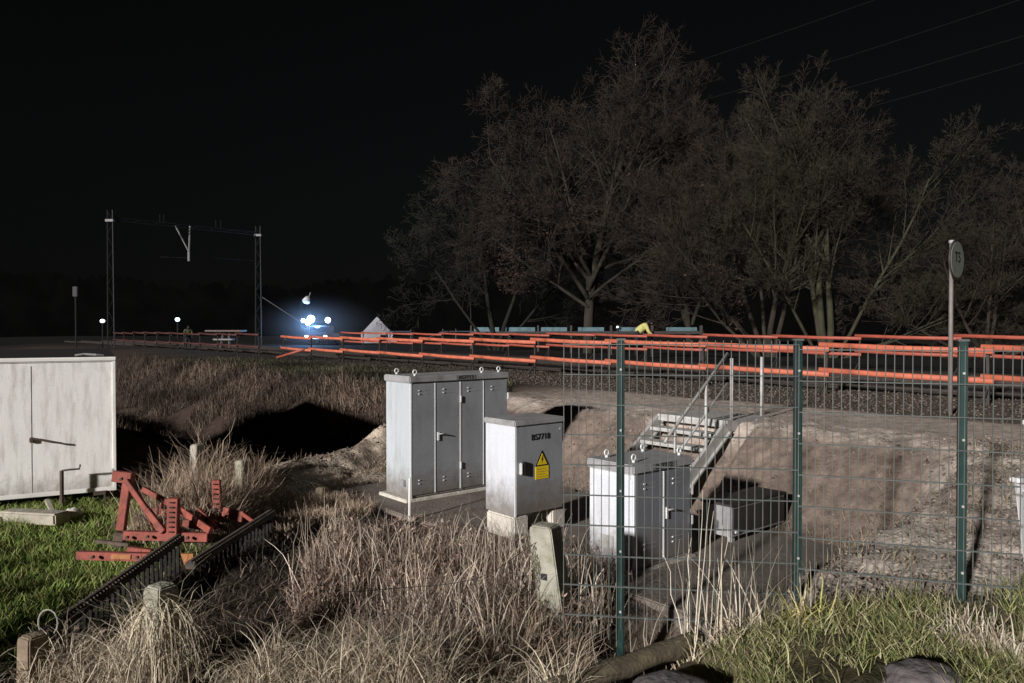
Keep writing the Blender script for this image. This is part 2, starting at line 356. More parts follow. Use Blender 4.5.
MB().box(-.035, -.001, .10, .18, .16, .235).build('cable_gland', M['galv_dark'], c1, bevel=.006)
c3 = rframe(5.0, 4.38, .012, 'relay_cabinet', 'low two door grey cabinet behind the green mesh fence, nearest to the metal stairs', 'cabinet')
cabinet(c3, .78, .52, .93, [.0, .39, .78], (.26, .70), 'BS7712', .43, [(.10, .08), (.12, .42), (.64, .44), (.73, .08)], .02, 'cab_white', 'cab_dark')
MB().box(-.05, .83, -.05, .57, -.10, .015).build('plinth', M['concrete'], c3, bevel=.01)
MB().box(-.006, -.0005, .22, .38, .15, .27).build('rust_stain', M['galv'], c3, bevel=.002)
MB().box(-.012, -.001, .02, .50, .80, .84).build('side_seam', M['cab_edge'], c3)
# middle cabinet on blocks with warning sign
c2 = rframe(4.90, 5.84, .235, 'equipment_cabinet', 'single door grey cabinet with yellow warning sign, raised on pale blocks in the middle', 'cabinet')
MB().box(0, .655, 0, .47, 0, .90).build('housing', M['cab_white'], c2, bevel=.006)
MB().box(-.012, .675, -.02, .49, .901, .96).build('lid', M['cab_lid'], c2, bevel=.010)
d = MB().box(.012, .645, -.014, -.001, .012, .892).build('door', M['cab_door'], c2, bevel=.004)
MB().box(-.003, .015, -.012, -.0006, 0, .90).build('corner_strip', M['cab_edge'], c2)
hh = MB().box(.045, .075, -.045, -.0145, .42, .54).build('handle', M['steel'], d, bevel=.008)
MB().box(.09, .108, -.05, -.0148, .41, .55).build('handle_recess', M['ink'], d, bevel=.006)
text_mesh('BS7718', .085, 'lettering', M['ink'], d, (.335, -.0165, .775), FRONT, 1.0)
sg = MB().box(.262, .442, -.019, -.0145, .345, .475).build('warning_plate', M['yellow'], d)
lines = MB()
for k in range(4): lines.box(.278, .426-.03*(k % 2), -.0205, -.0192, .365+.026*k, .370+.026*k)
lines.build('lettering', M['orange_rust'], sg)
tr = MB(); A = [(.262, -.019, .478), (.442, -.019, .478), (.352, -.019, .635)]
tr.add(A+[(a[0], -.0145, a[2]) for a in A], [(0, 1, 2), (5, 4, 3), (0, 3, 4, 1), (1, 4, 5, 2), (2, 5, 3, 0)])
tri = tr.build('warning_triangle', M['ink'], d)
ti = MB(); A = [(.284, -.0208, .490), (.420, -.0208, .490), (.352, -.0208, .606)]
ti.add(A+[(a[0], -.0192, a[2]) for a in A], [(0, 1, 2), (5, 4, 3), (0, 3, 4, 1), (1, 4, 5, 2), (2, 5, 3, 0)]); ti.build('yellow_field', M['yellow'], tri)
bo = MB(); B = [(.357, .582), (.338, .540), (.352, .540), (.342, .500), (.368, .552), (.354, .552), (.366, .580)]
bo.add([(a, -.0222, b) for a, b in B], [tuple(range(7))]); bo.build('lightning_bolt', M['ink'], tri)
MB().box(.60, .615, -.018, -.0145, .83, .845).build('rivet', M['steel'], d)
for k, (sx_, sy_) in enumerate(((-.05, .02), (.50, .05))):
    b = MB().box(0, .20, 0, .44, 0, .225).build('concrete_block', M['conc_light'], bevel=.015)
    b.location = ST(4.92+sx_, 5.80+sy_, .01); b.rotation_euler = (0, 0, YAW+R(3*k))
    tag(b, ('pale concrete block under the left side of the warning sign cabinet', 'pale concrete block under the right side of the warning sign cabinet')[k], 'block')
# low box behind cabinet 3
c4 = rframe(6.42, 4.36, .012, 'low_junction_box', 'knee high dark junction box standing between the two door cabinet and the earth bank', 'junction box')
MB().box(0, .95, 0, .34, .06, .36).build('housing', M['galv_dark'], c4, bevel=.006)
MB().box(-.02, .97, -.02, .36, .361, .385).build('lid', M['post_dark'], c4, bevel=.006)
for xx in (.05, .86):
    for yy in (.03, .25): MB().box(xx, xx+.05, yy, yy+.05, -.02, .059).build('foot', M['galv'], c4)
MB().box(.02, .93, -.012, -.001, .09, .34).build('door', M['post_dark'], c4, bevel=.003)  # dark lid and front: shade from the cabinet ahead put into the colour
MB().box(.03, .07, -.03, -.013, .10, .13).build('lock', M['steel'], c4, bevel=.004)
# ------------------------------------------------------------------ staircase
st = rframe(7.1, 5.75, 0, 'metal_staircase', 'galvanised metal staircase with handrail leading up the earth bank behind the cabinets', 'staircase')
Wd = 1.08
def stair_pt(s_): return (s_-7.1)
for k in range(1, 6):
    x0 = 1.2-.2*k; z = .95-.16*k
    b = MB().box(x0, x0+.225, .03, Wd-.03, z-.028, z).box(x0, x0+.012, .03, Wd-.03, z-.045, z-.029)
    b.build('tread', M['tread'], st, bevel=.003)
MB().box(1.2, 2.08, .0, Wd, .915, .95).box(1.2, 1.215, .0, Wd, .86, .914).build('landing', M['tread'], st, bevel=.003)
for yy in (0, Wd):
    sb = MB(); sb.bar((1.24, yy, .86), (.03, yy, -.02), .045, .15, up=(0, 0, 1)); sb.build('stringer', M['galv'], st)
    fl = MB(); fl.bar((1.27, yy-.03, .80), (.07, yy-.03, -.08), .05, .022); fl.build('stringer_flange', M['galv'], st)
MB().box(1.24, 2.1, -.018, -.002, .80, .945).build('side_plate', M['galv_dark'], st)
hr = MB(); hr.tube([(.02, .0, .78), (.10, .0, .86), (1.26, .0, 1.80)], .021, 8); hr.build('handrail', M['galv'], st, smooth=True)
hr = MB(); hr.tube([(.05, .0, .46), (1.26, .0, 1.42)], .017, 8); hr.build('handrail', M['galv'], st, smooth=True)
for xx, z0, z1, w in ((.20, .08, .90, .018), (.80, .45, 1.42, .018), (1.34, .95, 1.74, .022), (2.02, .95, 1.74, .018)):
    pp = MB(); pp.tube([(xx, -.01, z0), (xx, -.01, z1)], w, 8); pp.build('handrail_post', M['tread'], st, smooth=True)
for yy in (.0, Wd):
    pp = MB(); pp.tube([(1.9, yy, .915), (1.9, yy, .60)], .03, 8); pp.build('support_leg', M['galv'], st)
# ------------------------------------------------------------------ welded mesh fence
fn = thing('mesh_fence', 'green welded wire mesh fence with square posts in front of the cabinets', 'fence', (0, 0, 0))
FP = [Vector((.345, 5.13, 0)), Vector((.72, 5.07, 0)), Vector((1.835, 4.92, 0)), Vector((2.715, 4.62, 0)), Vector((3.62, 4.36, 0))]
TOP = 2.03
for k in (1, 2, 3, 4):
    p = FP[k]; gz = h(p.x, p.y)-.25; dx = (FP[k]-FP[k-1]).normalized(); ang = math.atan2(dx.y, dx.x)
    Mx = Matrix.Translation(p) @ Matrix.Rotation(ang, 4, 'Z')
    po = MB().box(-.024, .024, -.02, .04, gz, TOP-.0, Mx).build('post', M['green_steel'], fn, bevel=.006)
    MB().box(-.033, .033, -.023, .043, TOP+.0005, TOP+.014, Mx).build('post_cap', M['green_wire'], po, bevel=.004)
    for q in range(5):
        z = TOP-.19-.40*q
        if z < gz+.25: continue
        cl = MB().box(-.007, .007, -.036, -.0205, z-.007, z+.007, Mx)
        cl.build('clip', M['galv'], po, bevel=.002)
def panel(a, b, zb, zt, overl=True):
    a = Vector(a); b = Vector(b); L_ = (b-a).length; d = (b-a).normalized(); nrm = Vector((d.y, -d.x, 0))*.028
    mb = MB(); n = int(L_/.05)
    for k in range(n+1):
        p = a+d*min(k*.05+.004, L_)+nrm
        mb.bar((p.x, p.y, zb), (p.x, p.y, zt+.022), .0052, .0052, up=(d.x, d.y, 0))
    z = zt-.005
    while z > zb:
        for o in (-.0062, .0062):
            p0 = a+nrm*1.0+Vector((-d.y, d.x, 0))*o; p1 = b+nrm*1.0+Vector((-d.y, d.x, 0))*o
            mb.bar((p0.x, p0.y, z), (p1.x, p1.y, z), .006, .006)
        z -= .2
    return mb.build('wire_panel', M['green_wire'], fn)
panel(FP[0], FP[1]-Vector((.0, 0, 0)), .05, TOP-.02)
panel(FP[1], FP[2], .12, TOP-.02)
panel(FP[2], FP[3], .42, TOP-.05)
panel(FP[3], FP[3]+(FP[4]-FP[3]).normalized()*.30, .42, TOP-.05)
panel(FP[3]+(FP[4]-FP[3]).normalized()*.325, FP[4], .42, TOP-.05)
pk = FP[3]+(FP[4]-FP[3]).normalized()*.305
ringm = MB().box(pk.x-.02, pk.x+.02, pk.y-.07, pk.y-.04, 1.54, 1.58); ringm.build('panel_lock', M['box_trim'], fn, bevel=.008)
# ------------------------------------------------------------------ orange barriers beside the track
def barrier(name, label, group, org, n0, n1, zt, zb, mt, step=(-1.758, 2.105), zadj=None):
    b = thing(name, label, 'barrier', (org[0]+step[0]*n0, org[1]+step[1]*n0, 0), 0, group)
    L_ = math.hypot(*step); ang = math.atan2(step[1], step[0])
    prp = post_src = None
    for n in range(n0, n1+1):
        lx = step[0]*(n-n0); ly = step[1]*(n-n0)
        gz = .86
        if prp is None:
            pm = MB(); pm.box(-.022, .022, -.022, .022, gz-.15, zt+.07)
            post_src = pm.mesh('post'); post_src.materials.append(M['post_dark'])
            bm_ = MB(); bm_.bar((0, 0, gz+.30), (-.02, -.34, gz-.03), .03, .03); brace_src = bm_.mesh('brace'); brace_src.materials.append(M['post_dark'])
            cm = MB(); cm.box(-.03, .03, -.075, -.052, zt-.12, zt-.06); clip_src = cm.mesh('clip'); clip_src.materials.append(M['galv'])
            rm = MB(); pts = [(0, 0, 0), (L_*.5, 0, -.012), (L_, 0, 0)]
            rm.tube(pts, .050, 10); rail_src = rm.mesh('rail'); rail_src.materials.append(mt)
            rail_src.polygons.foreach_set('use_smooth', [True]*len(rail_src.polygons)); prp = True
        for nm, src, z in (('post', post_src, 0),):
            o = bpy.data.objects.new(nm, src); COL.objects.link(o); o.parent = b; o.location = (lx, ly, 0); o.rotation_euler = (0, rnd.uniform(-.02, .02), ang+math.pi)
            o2 = bpy.data.objects.new('brace', brace_src); COL.objects.link(o2); o2.parent = o
            o3 = bpy.data.objects.new('clip', clip_src); COL.objects.link(o3); o3.parent = o; o3.rotation_euler = (0, 0, math.pi)
        if n < n1:
            for zz in (zt, zb):
                o = bpy.data.objects.new('rail', rail_src); COL.objects.link(o); o.parent = b
                dz = rnd.uniform(-.025, .025)
                ca, sa = math.cos(ang), math.sin(ang)
                off = .055
                o.location = (lx - ca*.09 + sa*(-off)*-1*0 - sa*0, ly - sa*.09, zz-.030+dz)
                o.location.x += -NX*off; o.location.y += -NY*off
                o.rotation_euler = (0, -math.atan2(.060, L_), ang); o.scale = (1.07, .7, 1.0)
    return b
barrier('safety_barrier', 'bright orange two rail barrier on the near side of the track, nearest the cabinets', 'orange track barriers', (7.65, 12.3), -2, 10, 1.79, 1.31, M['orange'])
barrier('safety_barrier', 'orange two rail barrier on the far side of the track, in front of the trees', 'orange track barriers', (12.16, 20.9), -3, 13, 1.90, 1.41, M['orange_far_dim'])
barrier('safety_barrier', 'dim distant barrier running left towards the overhead line portal', 'orange track barriers', (7.65, 12.3), 11, 21, 1.90, 1.36, M['orange_farthest_dim'])
lr = MB(); a = at(277, 357.5, 31); b = at(304, 349.5, 30); lr.tube([a, b], .045, 8)
tag(lr.build('loose_rail', M['orange_far_dim'], smooth=True), 'loose orange barrier rail drooping to the ground at the far end of the near barrier', 'barrier rail')
# tracks
for k, (s1, s2) in enumerate(((15.2, 16.7), (18.6, 20.1))):
    tk = thing('railway_track', None, None, (0, 0, 0)); tk['kind'] = 'structure'
    for q in (s1, s2):
        rl = MB(); a = ST(q, -30, .98); b = ST(q, 90, .98)
        rl.bar(a, b, .07, .045); rl.bar(a-Vector((0, 0, .065)), b-Vector((0, 0, .065)), .02, .085); rl.bar(a-Vector((0, 0, .12)), b-Vector((0, 0, .12)), .13, .02)
        rl.build('rail', M['rail'], tk)
    sm = MB().box(s1-.45, s2+.45, -.12, .12, .76, .875).mesh('sleeper'); sm.materials.append(M['sleeper'])
    for q in range(60):
        o = bpy.data.objects.new('sleeper', sm); COL.objects.link(o); o.parent = tk
        o.location = ST(0, -1+q*.62, 0); o.rotation_euler = (0, 0, YAW)
# ------------------------------------------------------------------ track side sign
sg = thing('railway_sign', 'round weathered disc sign on a thin tall pole at the right, seen nearly edge on', 'sign', (6.17, 10.8, .9), R(0))
pm = MB(); pm.tube([(0, 0, -.2), (0, 0, 1.25), (0, 0, 2.42)], [.032, .030, .026], 12); pm.build('pole', M['pole'], sg, smooth=True)
cm = MB(); cm.tube([(0, 0, 2.42), (0, 0, 2.46)], .036, 10); cm.build('pole_cap', M['galv_dark'], sg)
dr = R(73.0)   # disc turned away
De = thing('disc', None, None); De.parent = sg; 
bpy.data.objects.remove(De)
def disc(r, y0, y1, n=40):
    mb = MB(); vs = [(r*math.cos(2*math.pi*k/n), y, r*math.sin(2*math.pi*k/n)) for y in (y0, y1) for k in range(n)]
    mb.add(vs, [tuple(range(n)), tuple(reversed(range(n, 2*n)))]+[(k, (k+1) % n, n+(k+1) % n, n+k) for k in range(n)]); return mb
rim = disc(.275, -.045, -.025).build('disc_rim', M['post_dark'], sg); face = disc(.25, -.052, -.0455).build('disc_face', M['sign_face'], sg)
for o in (rim, face): o.location = (.02, -.02, 2.18); o.rotation_euler = (0, 0, R(42))
tx = text_mesh('T5', .20, 'lettering', M['sign_mark'], face, (0, -.0535, .03), FRONT, 1.0)
# ------------------------------------------------------------------ white container on the left
CR = Vector((-4.83, 9.33, 0)); ca = R(28.5)
bx = thing('storage_container', 'large white streaked steel container standing on the grass at the left edge', 'container', CR, ca)
LN = 5.2; DP = 5.6  # unseen length and depth stretched to cast a wider shadow
MB().box(-LN, 0, 0, DP, .15, 1.72).build('body', M['box_white'], bx, bevel=.01)
MB().box(-LN-.02, .02, -.02, .03, 1.721, 1.775).build('roof_rim', M['box_trim'], bx, bevel=.012)
MB().box(-LN-.02, .02, .031, DP+.02, 1.721, 1.76).build('roof', M['black_steel'], bx)
MB().box(-.028, .012, -.016, .03, .15, 1.72).build('corner_trim', M['box_trim'], bx, bevel=.006)
MB().box(-LN, -.01, -.014, -.001, .15, .20).build('bottom_trim', M['box_trim'], bx, bevel=.004)
MB().box(-LN+.1, -.1, .15, DP-.15, .02, .149).build('underframe', M['black_steel'], bx)
seam = MB().box(-.868, -.862, -.003, -.001, .2, 1.68); seam.build('door_seam', M['seam_grey'], bx)
for q in (-1.55, -2.3): MB().box(q, q+.006, -.002, -.001, .2, 1.70).build('panel_seam', M['box_trim'], bx)
la = MB().box(-.885, -.84, -.04, -.009, .79, .85).build('latch', M['rust_dark'], bx, bevel=.006)
lb_ = MB(); lb_.tube([(-.87, -.05, .85), (-.66, -.075, .79), (-.56, -.06, .77)], .012, 6); lb_.build('latch_bar', M['rust_dark'], la)
jk = MB(); jk.tube([(-.56, -.16, -.02), (-.56, -.16, .46)], .022, 8); jk.tube([(-.56, -.16, .46), (-.48, -.18, .47), (-.38, -.18, .47), (-.37, -.18, .52)], .012, 6)
jk.bar((-.56, -.16, .02), (-.56, .2, .12), .05, .05); jk.build('jack', M['rust_dark'], bx)
hk = MB().box(-.24, -.10, -.07, .0, .12, .16); hk.box(-.13, -.11, -.09, -.07, .02, .16); hk.build('tow_bracket', M['rust_dark'], bx)
for q in (-.5, -2.9): MB().box(q-.15, q+.15, .1, .5, -.08, .019).build('support_block', M['conc_light'], bx, bevel=.01)
tm = MB(); tm.tube([(-.42, .05, 1.795), (-.32, .06, 1.81), (-.20, .05, 1.80), (-.12, .07, 1.79)], .014, 6); tm.build('roof_lashing', M['galv'], bx)
# planks and block in front of the container
def plank(a, b, w, t_, name, label, cat, m_, up=(0, 0, 1)):
    mb = MB(); mb.bar(a, b, w, t_, up); return tag(mb.build(name, m_, bevel=min(w, t_)*.15), label, cat)
plank(at(6, 515, 8.3), at(63, 518, 8.0), .20, .12, 'timber_beam', 'pale timber beam lying on the grass below the white container', 'beam', M['wood_grey'])
plank(at(-30, 518, 8.3), at(4, 520, 8.2), .12, .08, 'timber_plank', 'short thin pale plank at the left edge beside the timber beam', 'plank', M['wood_grey'])
plank(at(47, 500, 8.55), at(54, 515, 8.3), .05, .03, 'wooden_stake', 'thin pale stake leaning under the white container', 'stake', M['wood_grey'])
def lump(name, c, r, m_, label, cat, seed=1, sub=4, amp=.25, sq=(1, 1, .7)):
    bm = bmesh.new(); bmesh.ops.create_icosphere(bm, subdivisions=sub, radius=1)
    for v in bm.verts:
        n_ = float(fbm(v.co.x*1.3+seed*7+v.co.z, v.co.y*1.3+v.co.z*1.7, 1.2, 4))-.47
        v.co *= 1+amp*2*n_; v.co.x *= sq[0]*r; v.co.y *= sq[1]*r; v.co.z *= sq[2]*r
    me = bpy.data.meshes.new(name); bm.to_mesh(me); bm.free()
    o = link(name, me, m_, smooth=True); o.location = c; return tag(o, label, cat)
lump('stone', at(73, 513, 8.3), .085, M['conc_light'], 'small pale stone at the foot of the container jack', 'stone', 3)
# ------------------------------------------------------------------ red frame machine
rm_ = thing('red_farm_implement', 'rusty red steel frame implement lying in the dry weeds beside the container', 'farm implement', at(165, 560, 7.0)*1.0)
O0 = rm_.location.copy()
def rbar(name, a, b, w, t_, m_=None, holes=0, taper=1.0):
    a = at(*a)-O0; b = at(*b)-O0
    mb = MB(); mb.bar(a, b, w, t_, up=(0, -1, .1), taper=taper)
    o = mb.build(name, m_ or M['red'], rm_, bevel=.004)
    if holes:
        d = (b-a); n_ = (Vector((0, -1, 0)))
        for k in range(holes):
            p = a+d*((k+.7)/(holes+.4)); e = t_/2+.003
            MB().bar(p+Vector((-.018, -e-.012, 0)), p+Vector((.018, -e-.012, 0)), .008, .012).build('bolt_hole', M['black_steel'], o)
    return o
rbar('mounting_plate', (114, 476, 7.2), (133, 478, 7.2), .10, .09)
rbar('frame_leg', (128, 480, 7.25), (121, 530, 7.2), .075, .065)
rbar('diagonal_brace', (126, 480, 7.15), (147, 510, 7.1), .045, .05)
rbar('diagonal_brace', (147, 510, 7.1), (164, 532, 7.0), .055, .05)
rbar('diagonal_brace', (143, 489, 7.6), (171, 504, 7.5), .05, .045)
rbar('perforated_post', (174, 498, 7.0), (173, 534, 7.0), .095, .07, holes=7)
rbar('cross_beam', (125, 535, 7.05), (209, 537, 7.05), .078, .09)
rbar('cross_beam', (78, 555, 6.75), (150, 557, 6.75), .07, .08)
rbar('cross_beam', (128, 549, 7.0), (152, 552, 7.0), .05, .07)
rbar('rust_patch', (111, 556.5, 6.705), (131, 557, 6.705), .04, .01, M['orange_rust'])
rbar('perforated_post', (216.5, 480, 7.7), (218, 521, 7.7), .08, .06, holes=8)
rbar('cross_beam', (150, 511, 7.75), (249, 517, 7.6), .075, .07)
rbar('diagonal_brace', (181, 510, 7.4), (211, 531, 7.0), .06, .04)
rbar('diagonal_brace', (198, 510, 7.5), (216, 528, 7.2), .05, .04)
rbar('diagonal_brace', (150, 519, 7.6), (166, 535, 7.1), .05, .04)
rbar('end_plate', (223, 512, 7.55), (243, 517, 7.5), .10, .03)
rbar('end_plate', (183, 523, 7.2), (206, 527, 7.2), .07, .03)
rbar('end_plate', (243, 514, 7.5), (262, 528, 7.2), .035, .03)
for q_ in ((130, 536, 7.0), (150, 535.5, 7.0), (190, 536.5, 7.0), (124, 478, 7.1), (96, 555.5, 6.7), (140, 556, 6.7), (228, 515, 7.5)):
    p = at(*q_)-O0; mb = MB(); mb.tube([p+Vector((0, -.035, 0)), p+Vector((0, -.068, 0))], .014, 6); mb.build('bolt', M['rust_dark'], rm_)
rbar('diagonal_brace', (188, 509, 7.65), (226, 529, 7.2), .035, .03, M['rust_dark']); rbar('link_arm', (160, 505, 7.6), (205, 521, 7.3), .05, .03)
rbar('link_arm', (96, 541, 7.3), (130, 545, 7.2), .03, .05, M['rust_dark']); rbar('link_arm', (134, 517, 7.7), (176, 522, 7.7), .06, .03, M['rust_dark'])
rbar('skid', (118, 547, 7.3), (121, 532, 7.3), .10, .07, M['rust_dark'])
tn = MB(); a = [at(180.5, 554, 6.6)-O0, at(193, 554, 6.6)-O0, at(193, 566, 6.6)-O0, at(191.5, 578.5, 6.6)-O0, at(185, 567, 6.6)-O0]
tn.add(a+[v+Vector((0, .03, 0)) for v in a], [(0, 1, 2, 3, 4), (9, 8, 7, 6, 5)]+[(k, (k+1) % 5, 5+(k+1) % 5, 5+k) for k in range(5)])
tn.build('tine', M['orange_rust'], rm_)
# ribbed dark racks
def rack(a, b, drop, label, nb_):
    r = thing('ribbed_metal_rack', label, 'rack', tuple(a), 0, 'dark ribbed racks'); o0 = Vector(a); d = Vector(b)-Vector(a)
    tb = MB(); tb.bar((0, 0, 0), d, .085, .05); tb.bar(Vector((0, 0, .03)), d+Vector((0, 0, .03)), .03, .02); tb.build('top_rail', M['ribs'], r, bevel=.006)
    wm = MB()
    n_ = int(d.length/.035)
    for k in range(n_):
        p = d*((k+.5)/n_)+Vector((-.0, 0, .0262)); s_ = d.cross(Vector((0, 0, 1))).normalized()
        wm.bar(p-s_*.034, p+s_*.034, .010, .014)
    wm.build('rib_strip', M['rust_dark'], r)
    for k in range(nb_):
        p = d*((k+.5)/nb_)
        MB().bar(p-Vector((0, 0, .026)), p-Vector((0, 0, drop)), .017, .02, up=(1, 0, 0)).build('bar', M['dark_bar'], r)
    lo = MB(); lo.bar(Vector((0, 0, -drop-.02)), d+Vector((0, 0, -drop-.02)), .05, .04); lo.build('bottom_rail', M['black_steel'], r)
    return r
rack(at(42, 636, 4.75), at(180, 538, 6.4), .34, 'long dark ribbed metal rack sloping up from the lower left to the red implement', 26)
rack(at(190, 566, 6.0), at(272, 513, 7.6), .30, 'shorter black ribbed rack behind the red implement, half buried in the dark heap', 20)
# ------------------------------------------------------------------ posts, chain link, log, rocks
def cpost(px, pyt, pyb, Y, w, m_, label, tilt=0.0, holes=(), name='concrete_post', chamf=True, zt=None):
    top = at(px, pyt, Y); bx_ = top.x + tilt; gz = h(bx_, Y)-.15
    r = thing(name, label, 'post', (bx_, Y, gz))
    Ht = top.z-gz
    mb = MB(); w2 = w/2
    rings = [(0, 1.12), (Ht*.5, 1.04), (Ht-.03, .97), (Ht-.006, .86), (Ht, .6)]
    vs = []; fs = []
    for z, k in rings:
        ox = -tilt*z/Ht
        for sx_, sy_ in ((-1, -1), (1, -1), (1, 1), (-1, 1)): vs.append((ox+sx_*w2*k, sy_*w2*k, z))
    for q in range(len(rings)-1):
        for k in range(4): fs.append((q*4+k, q*4+(k+1) % 4, q*4+4+(k+1) % 4, q*4+4+k))
    fs.append((3, 2, 1, 0)); e = len(rings)*4; fs.append((e-4, e-3, e-2, e-1))
    mb.add(vs, fs); o = mb.build('shaft', m_, r, bevel=.008)
    o.rotation_euler = (0, 0, R(-28))
    for (hy) in holes:
        p = at(px, hy, Y); z = p.z-gz
        MB().box(-.03-tilt*z/Ht, .012-tilt*z/Ht, -w2*1.06-.006, -w2*.5, z-.022, z+.022).build('wire_hole', M['ink'], r).rotation_euler = (0, 0, R(-28))
    return r
cpost(543, 526, 640, 5.45, .18, M['moss_conc'], 'leaning pale concrete fence post with two dark holes, left of the green fence', tilt=.13, holes=(575, 608))
cpost(161, 584, 683, 4.35, .14, M['moss_conc'], 'mossy concrete post draped with dry grass at the lower left', tilt=0)
cpost(242, 460, 500, 8.8, .12, M['moss_conc'], 'small white topped concrete post standing in the weeds before the black ditch', tilt=0)
cpost(197, 444, 500, 9.0, .12, M['concrete'], 'concrete post hidden under dry grass, left of the white topped post')
cpost(322, 487, 505, 9.3, .12, M['stub'], 'short brown wooden stub on the sand left of the tallest cabinet', name='wooden_stub')
cpost(33, 634, 683, 4.3, .12, M['stub'], 'brown wooden post stump at the lower left corner under a wire loop', name='wooden_stub')
yp = MB(); a = at(405, 527, 7.6); yp.tube([(a.x, a.y, h(a.x, a.y)-.1), (a.x, a.y, a.z-.01), (a.x, a.y, a.z)], [.034, .034, .026], 8)
tag(yp.build('marker_post', M['yellow_post'], smooth=False), 'short yellow marker post in the weeds in front of the tallest cabinet', 'post')
wr = MB(); a = at(409, 478, 8.3); wr.tube([(a.x, a.y, h(a.x, a.y)-.1), (a.x+.01, a.y, a.z)], .014, 6)
tag(wr.build('thin_rod', M['box_trim']), 'thin upright white rod just in front of the tallest cabinet corner', 'rod')
wl = MB(); c = at(48, 628, 4.3); wl.tube([c+Vector((.055*math.cos(k*.42-.9), 0, .075*math.sin(k*.42-.9)+.03)) for k in range(12)], .0045, 5)
tag(wl.build('wire_loop', M['moss_conc']), 'thin pale wire loop above the brown stump at lower left', 'wire')
# chain link meshes
def chain(a, b, ha, hb, label, pitch=.055, r=.0022, sag=.12, seed=2):
    a = Vector(a); b = Vector(b); mb = MB(); L_ = (b-a).length; d = (b-a)/L_; nv = Vector((d.y, -d.x, 0)); q = random.Random(seed)
    def top(u): return ha*(1-u)+hb*u - sag*math.sin(math.pi*u)
    def pt(u, z):
        return a+d*(u*L_)+nv*(.05*math.sin(u*9+seed)+.02*math.sin(z*13)) + Vector((0, 0, z))
    n = int(L_/pitch)
    hm = max(ha, hb)
    for sgn in (1, -1):
        for k in range(-int(hm/pitch)-1, n+int(hm/pitch)+1):
            run = []
            for m_ in range(int(hm/pitch)*2+1):
                z = m_*pitch*.5; u = (k*pitch + sgn*z)/L_
                if 0 <= u <= 1 and z <= top(u): run.append(pt(u, z))
                elif run: break
            if len(run) > 1: mb.tube(run, r, 3, cap=False)
    mb.tube([pt(k/14, top(k/14)) for k in range(15)], r*1.3, 4)
    return tag(mb.build('chain_link_fence', M['mesh_rust']), label, 'fence')
g = h(-1.6, 4.4)
chain((at(345, 600, 4.7).x, 4.7, -.30), (at(545, 600, 5.4).x, 5.40, -.25), .80, .85, 'sagging rusty chain link fence buried in the dry weeds along the bottom', seed=2, sag=.12)
chain((at(197, 450, 9.0).x, 9.0, 0), (at(322, 490, 9.3).x, 9.3, -.0), .68, .22, 'sagging chain link netting between the white topped post and the wooden stub', seed=4, sag=.04)
chain((at(12, 650, 4.2).x, 4.2, -.1), (at(80, 650, 4.3).x, 4.3, -.1), .32, .42, 'scrap of chain link netting by the stump at lower left', seed=6, sag=.02)
# log
lg = thing('fallen_log', 'brown round log lying across the bottom below the green fence', 'log', (0, 0, 0))
mb = MB(); pa, pb = at(540, 694, 4.15), at(702, 637, 4.75); pts = [pa.lerp(pb, k/10) for k in range(11)]
mb.tube([p+Vector((0, 0, -.01+.008*math.sin(k*2.1))) for k, p in enumerate(pts)], [.062+.004*math.sin(k*1.7) for k in range(11)], 14); mb.build('trunk', M['wood_dark'], lg, smooth=True)
lump('broken_stone', at(706, 640, 4.75), .10, M['rock'], 'jagged grey brown stone at the upper end of the log', 'stone', 9, 3, .45, (.7, .8, 1.0))
lump('large_rock', at(925, 690, 3.55), .20, M['rock'], 'rough purplish grey rock in the grass at the bottom right', 'rock', 5, 5, .22, (1.0, .9, .62))
lump('flat_stone', at(672, 690, 4.0), .20, M['rock'], 'flat grey stone below the log at the bottom edge', 'stone', 8, 3, .2, (1.1, .8, .35))
for k, (px, py, Y, rr) in enumerate(((157, 538, 8.6, .05), (290, 538, 8.0, .10), (700, 512, 8.3, .04))):
    lump('stone', at(px, py, Y), rr, M['conc_light'] if k != 1 else M['stub'], ('small pale stone behind the red implement', 'brown clod beside the dark heap right of the red implement', 'tiny pale stone by the foot of the stairs')[k], 'stone', 20+k, 2, .3)
# white slanted board at right edge
wb = thing('white_utility_box', 'bright white utility box with slanted edge cut off by the right edge of the photo', 'utility box', (0, 0, 0))
Yw = 4.9
a, b, c, d_ = at(1014, 481, Yw), at(1062, 479, Yw+.15), at(1060, 560, Yw+.15), at(1023, 560, Yw)
mb = MB(); V4 = [a, b, c, d_]; mb.add(V4+[v+Vector((.22, .28, 0)) for v in V4], [(0, 1, 2, 3), (7, 6, 5, 4)]+[(k, (k+1) % 4, 4+(k+1) % 4, 4+k) for k in range(4)])
mb.build('body', M['white_plastic'], wb, bevel=.01)
mb = MB(); mb.bar(a+Vector((-.006, -.012, .008)), b+Vector((0, -.012, .01)), .07, .03); mb.build('lid', M['white_plastic'], wb, bevel=.006)
p_ = at(1030, 600, Yw+.1); mb = MB(); mb.bar((p_.x+.1, Yw+.15, h(p_.x, Yw)-.1), (p_.x+.1, Yw+.15, c.z), .10, .10); mb.build('stand', M['galv'], wb)
for (qx, qy) in ((1018, 490), (1019.5, 560)):
    q = at(qx+5, qy, Yw); MB().box(q.x-.012, q.x+.012, q.y-.022, q.y-.001, q.z-.012, q.z+.012).build('bolt', M['steel'], wb, bevel=.004)
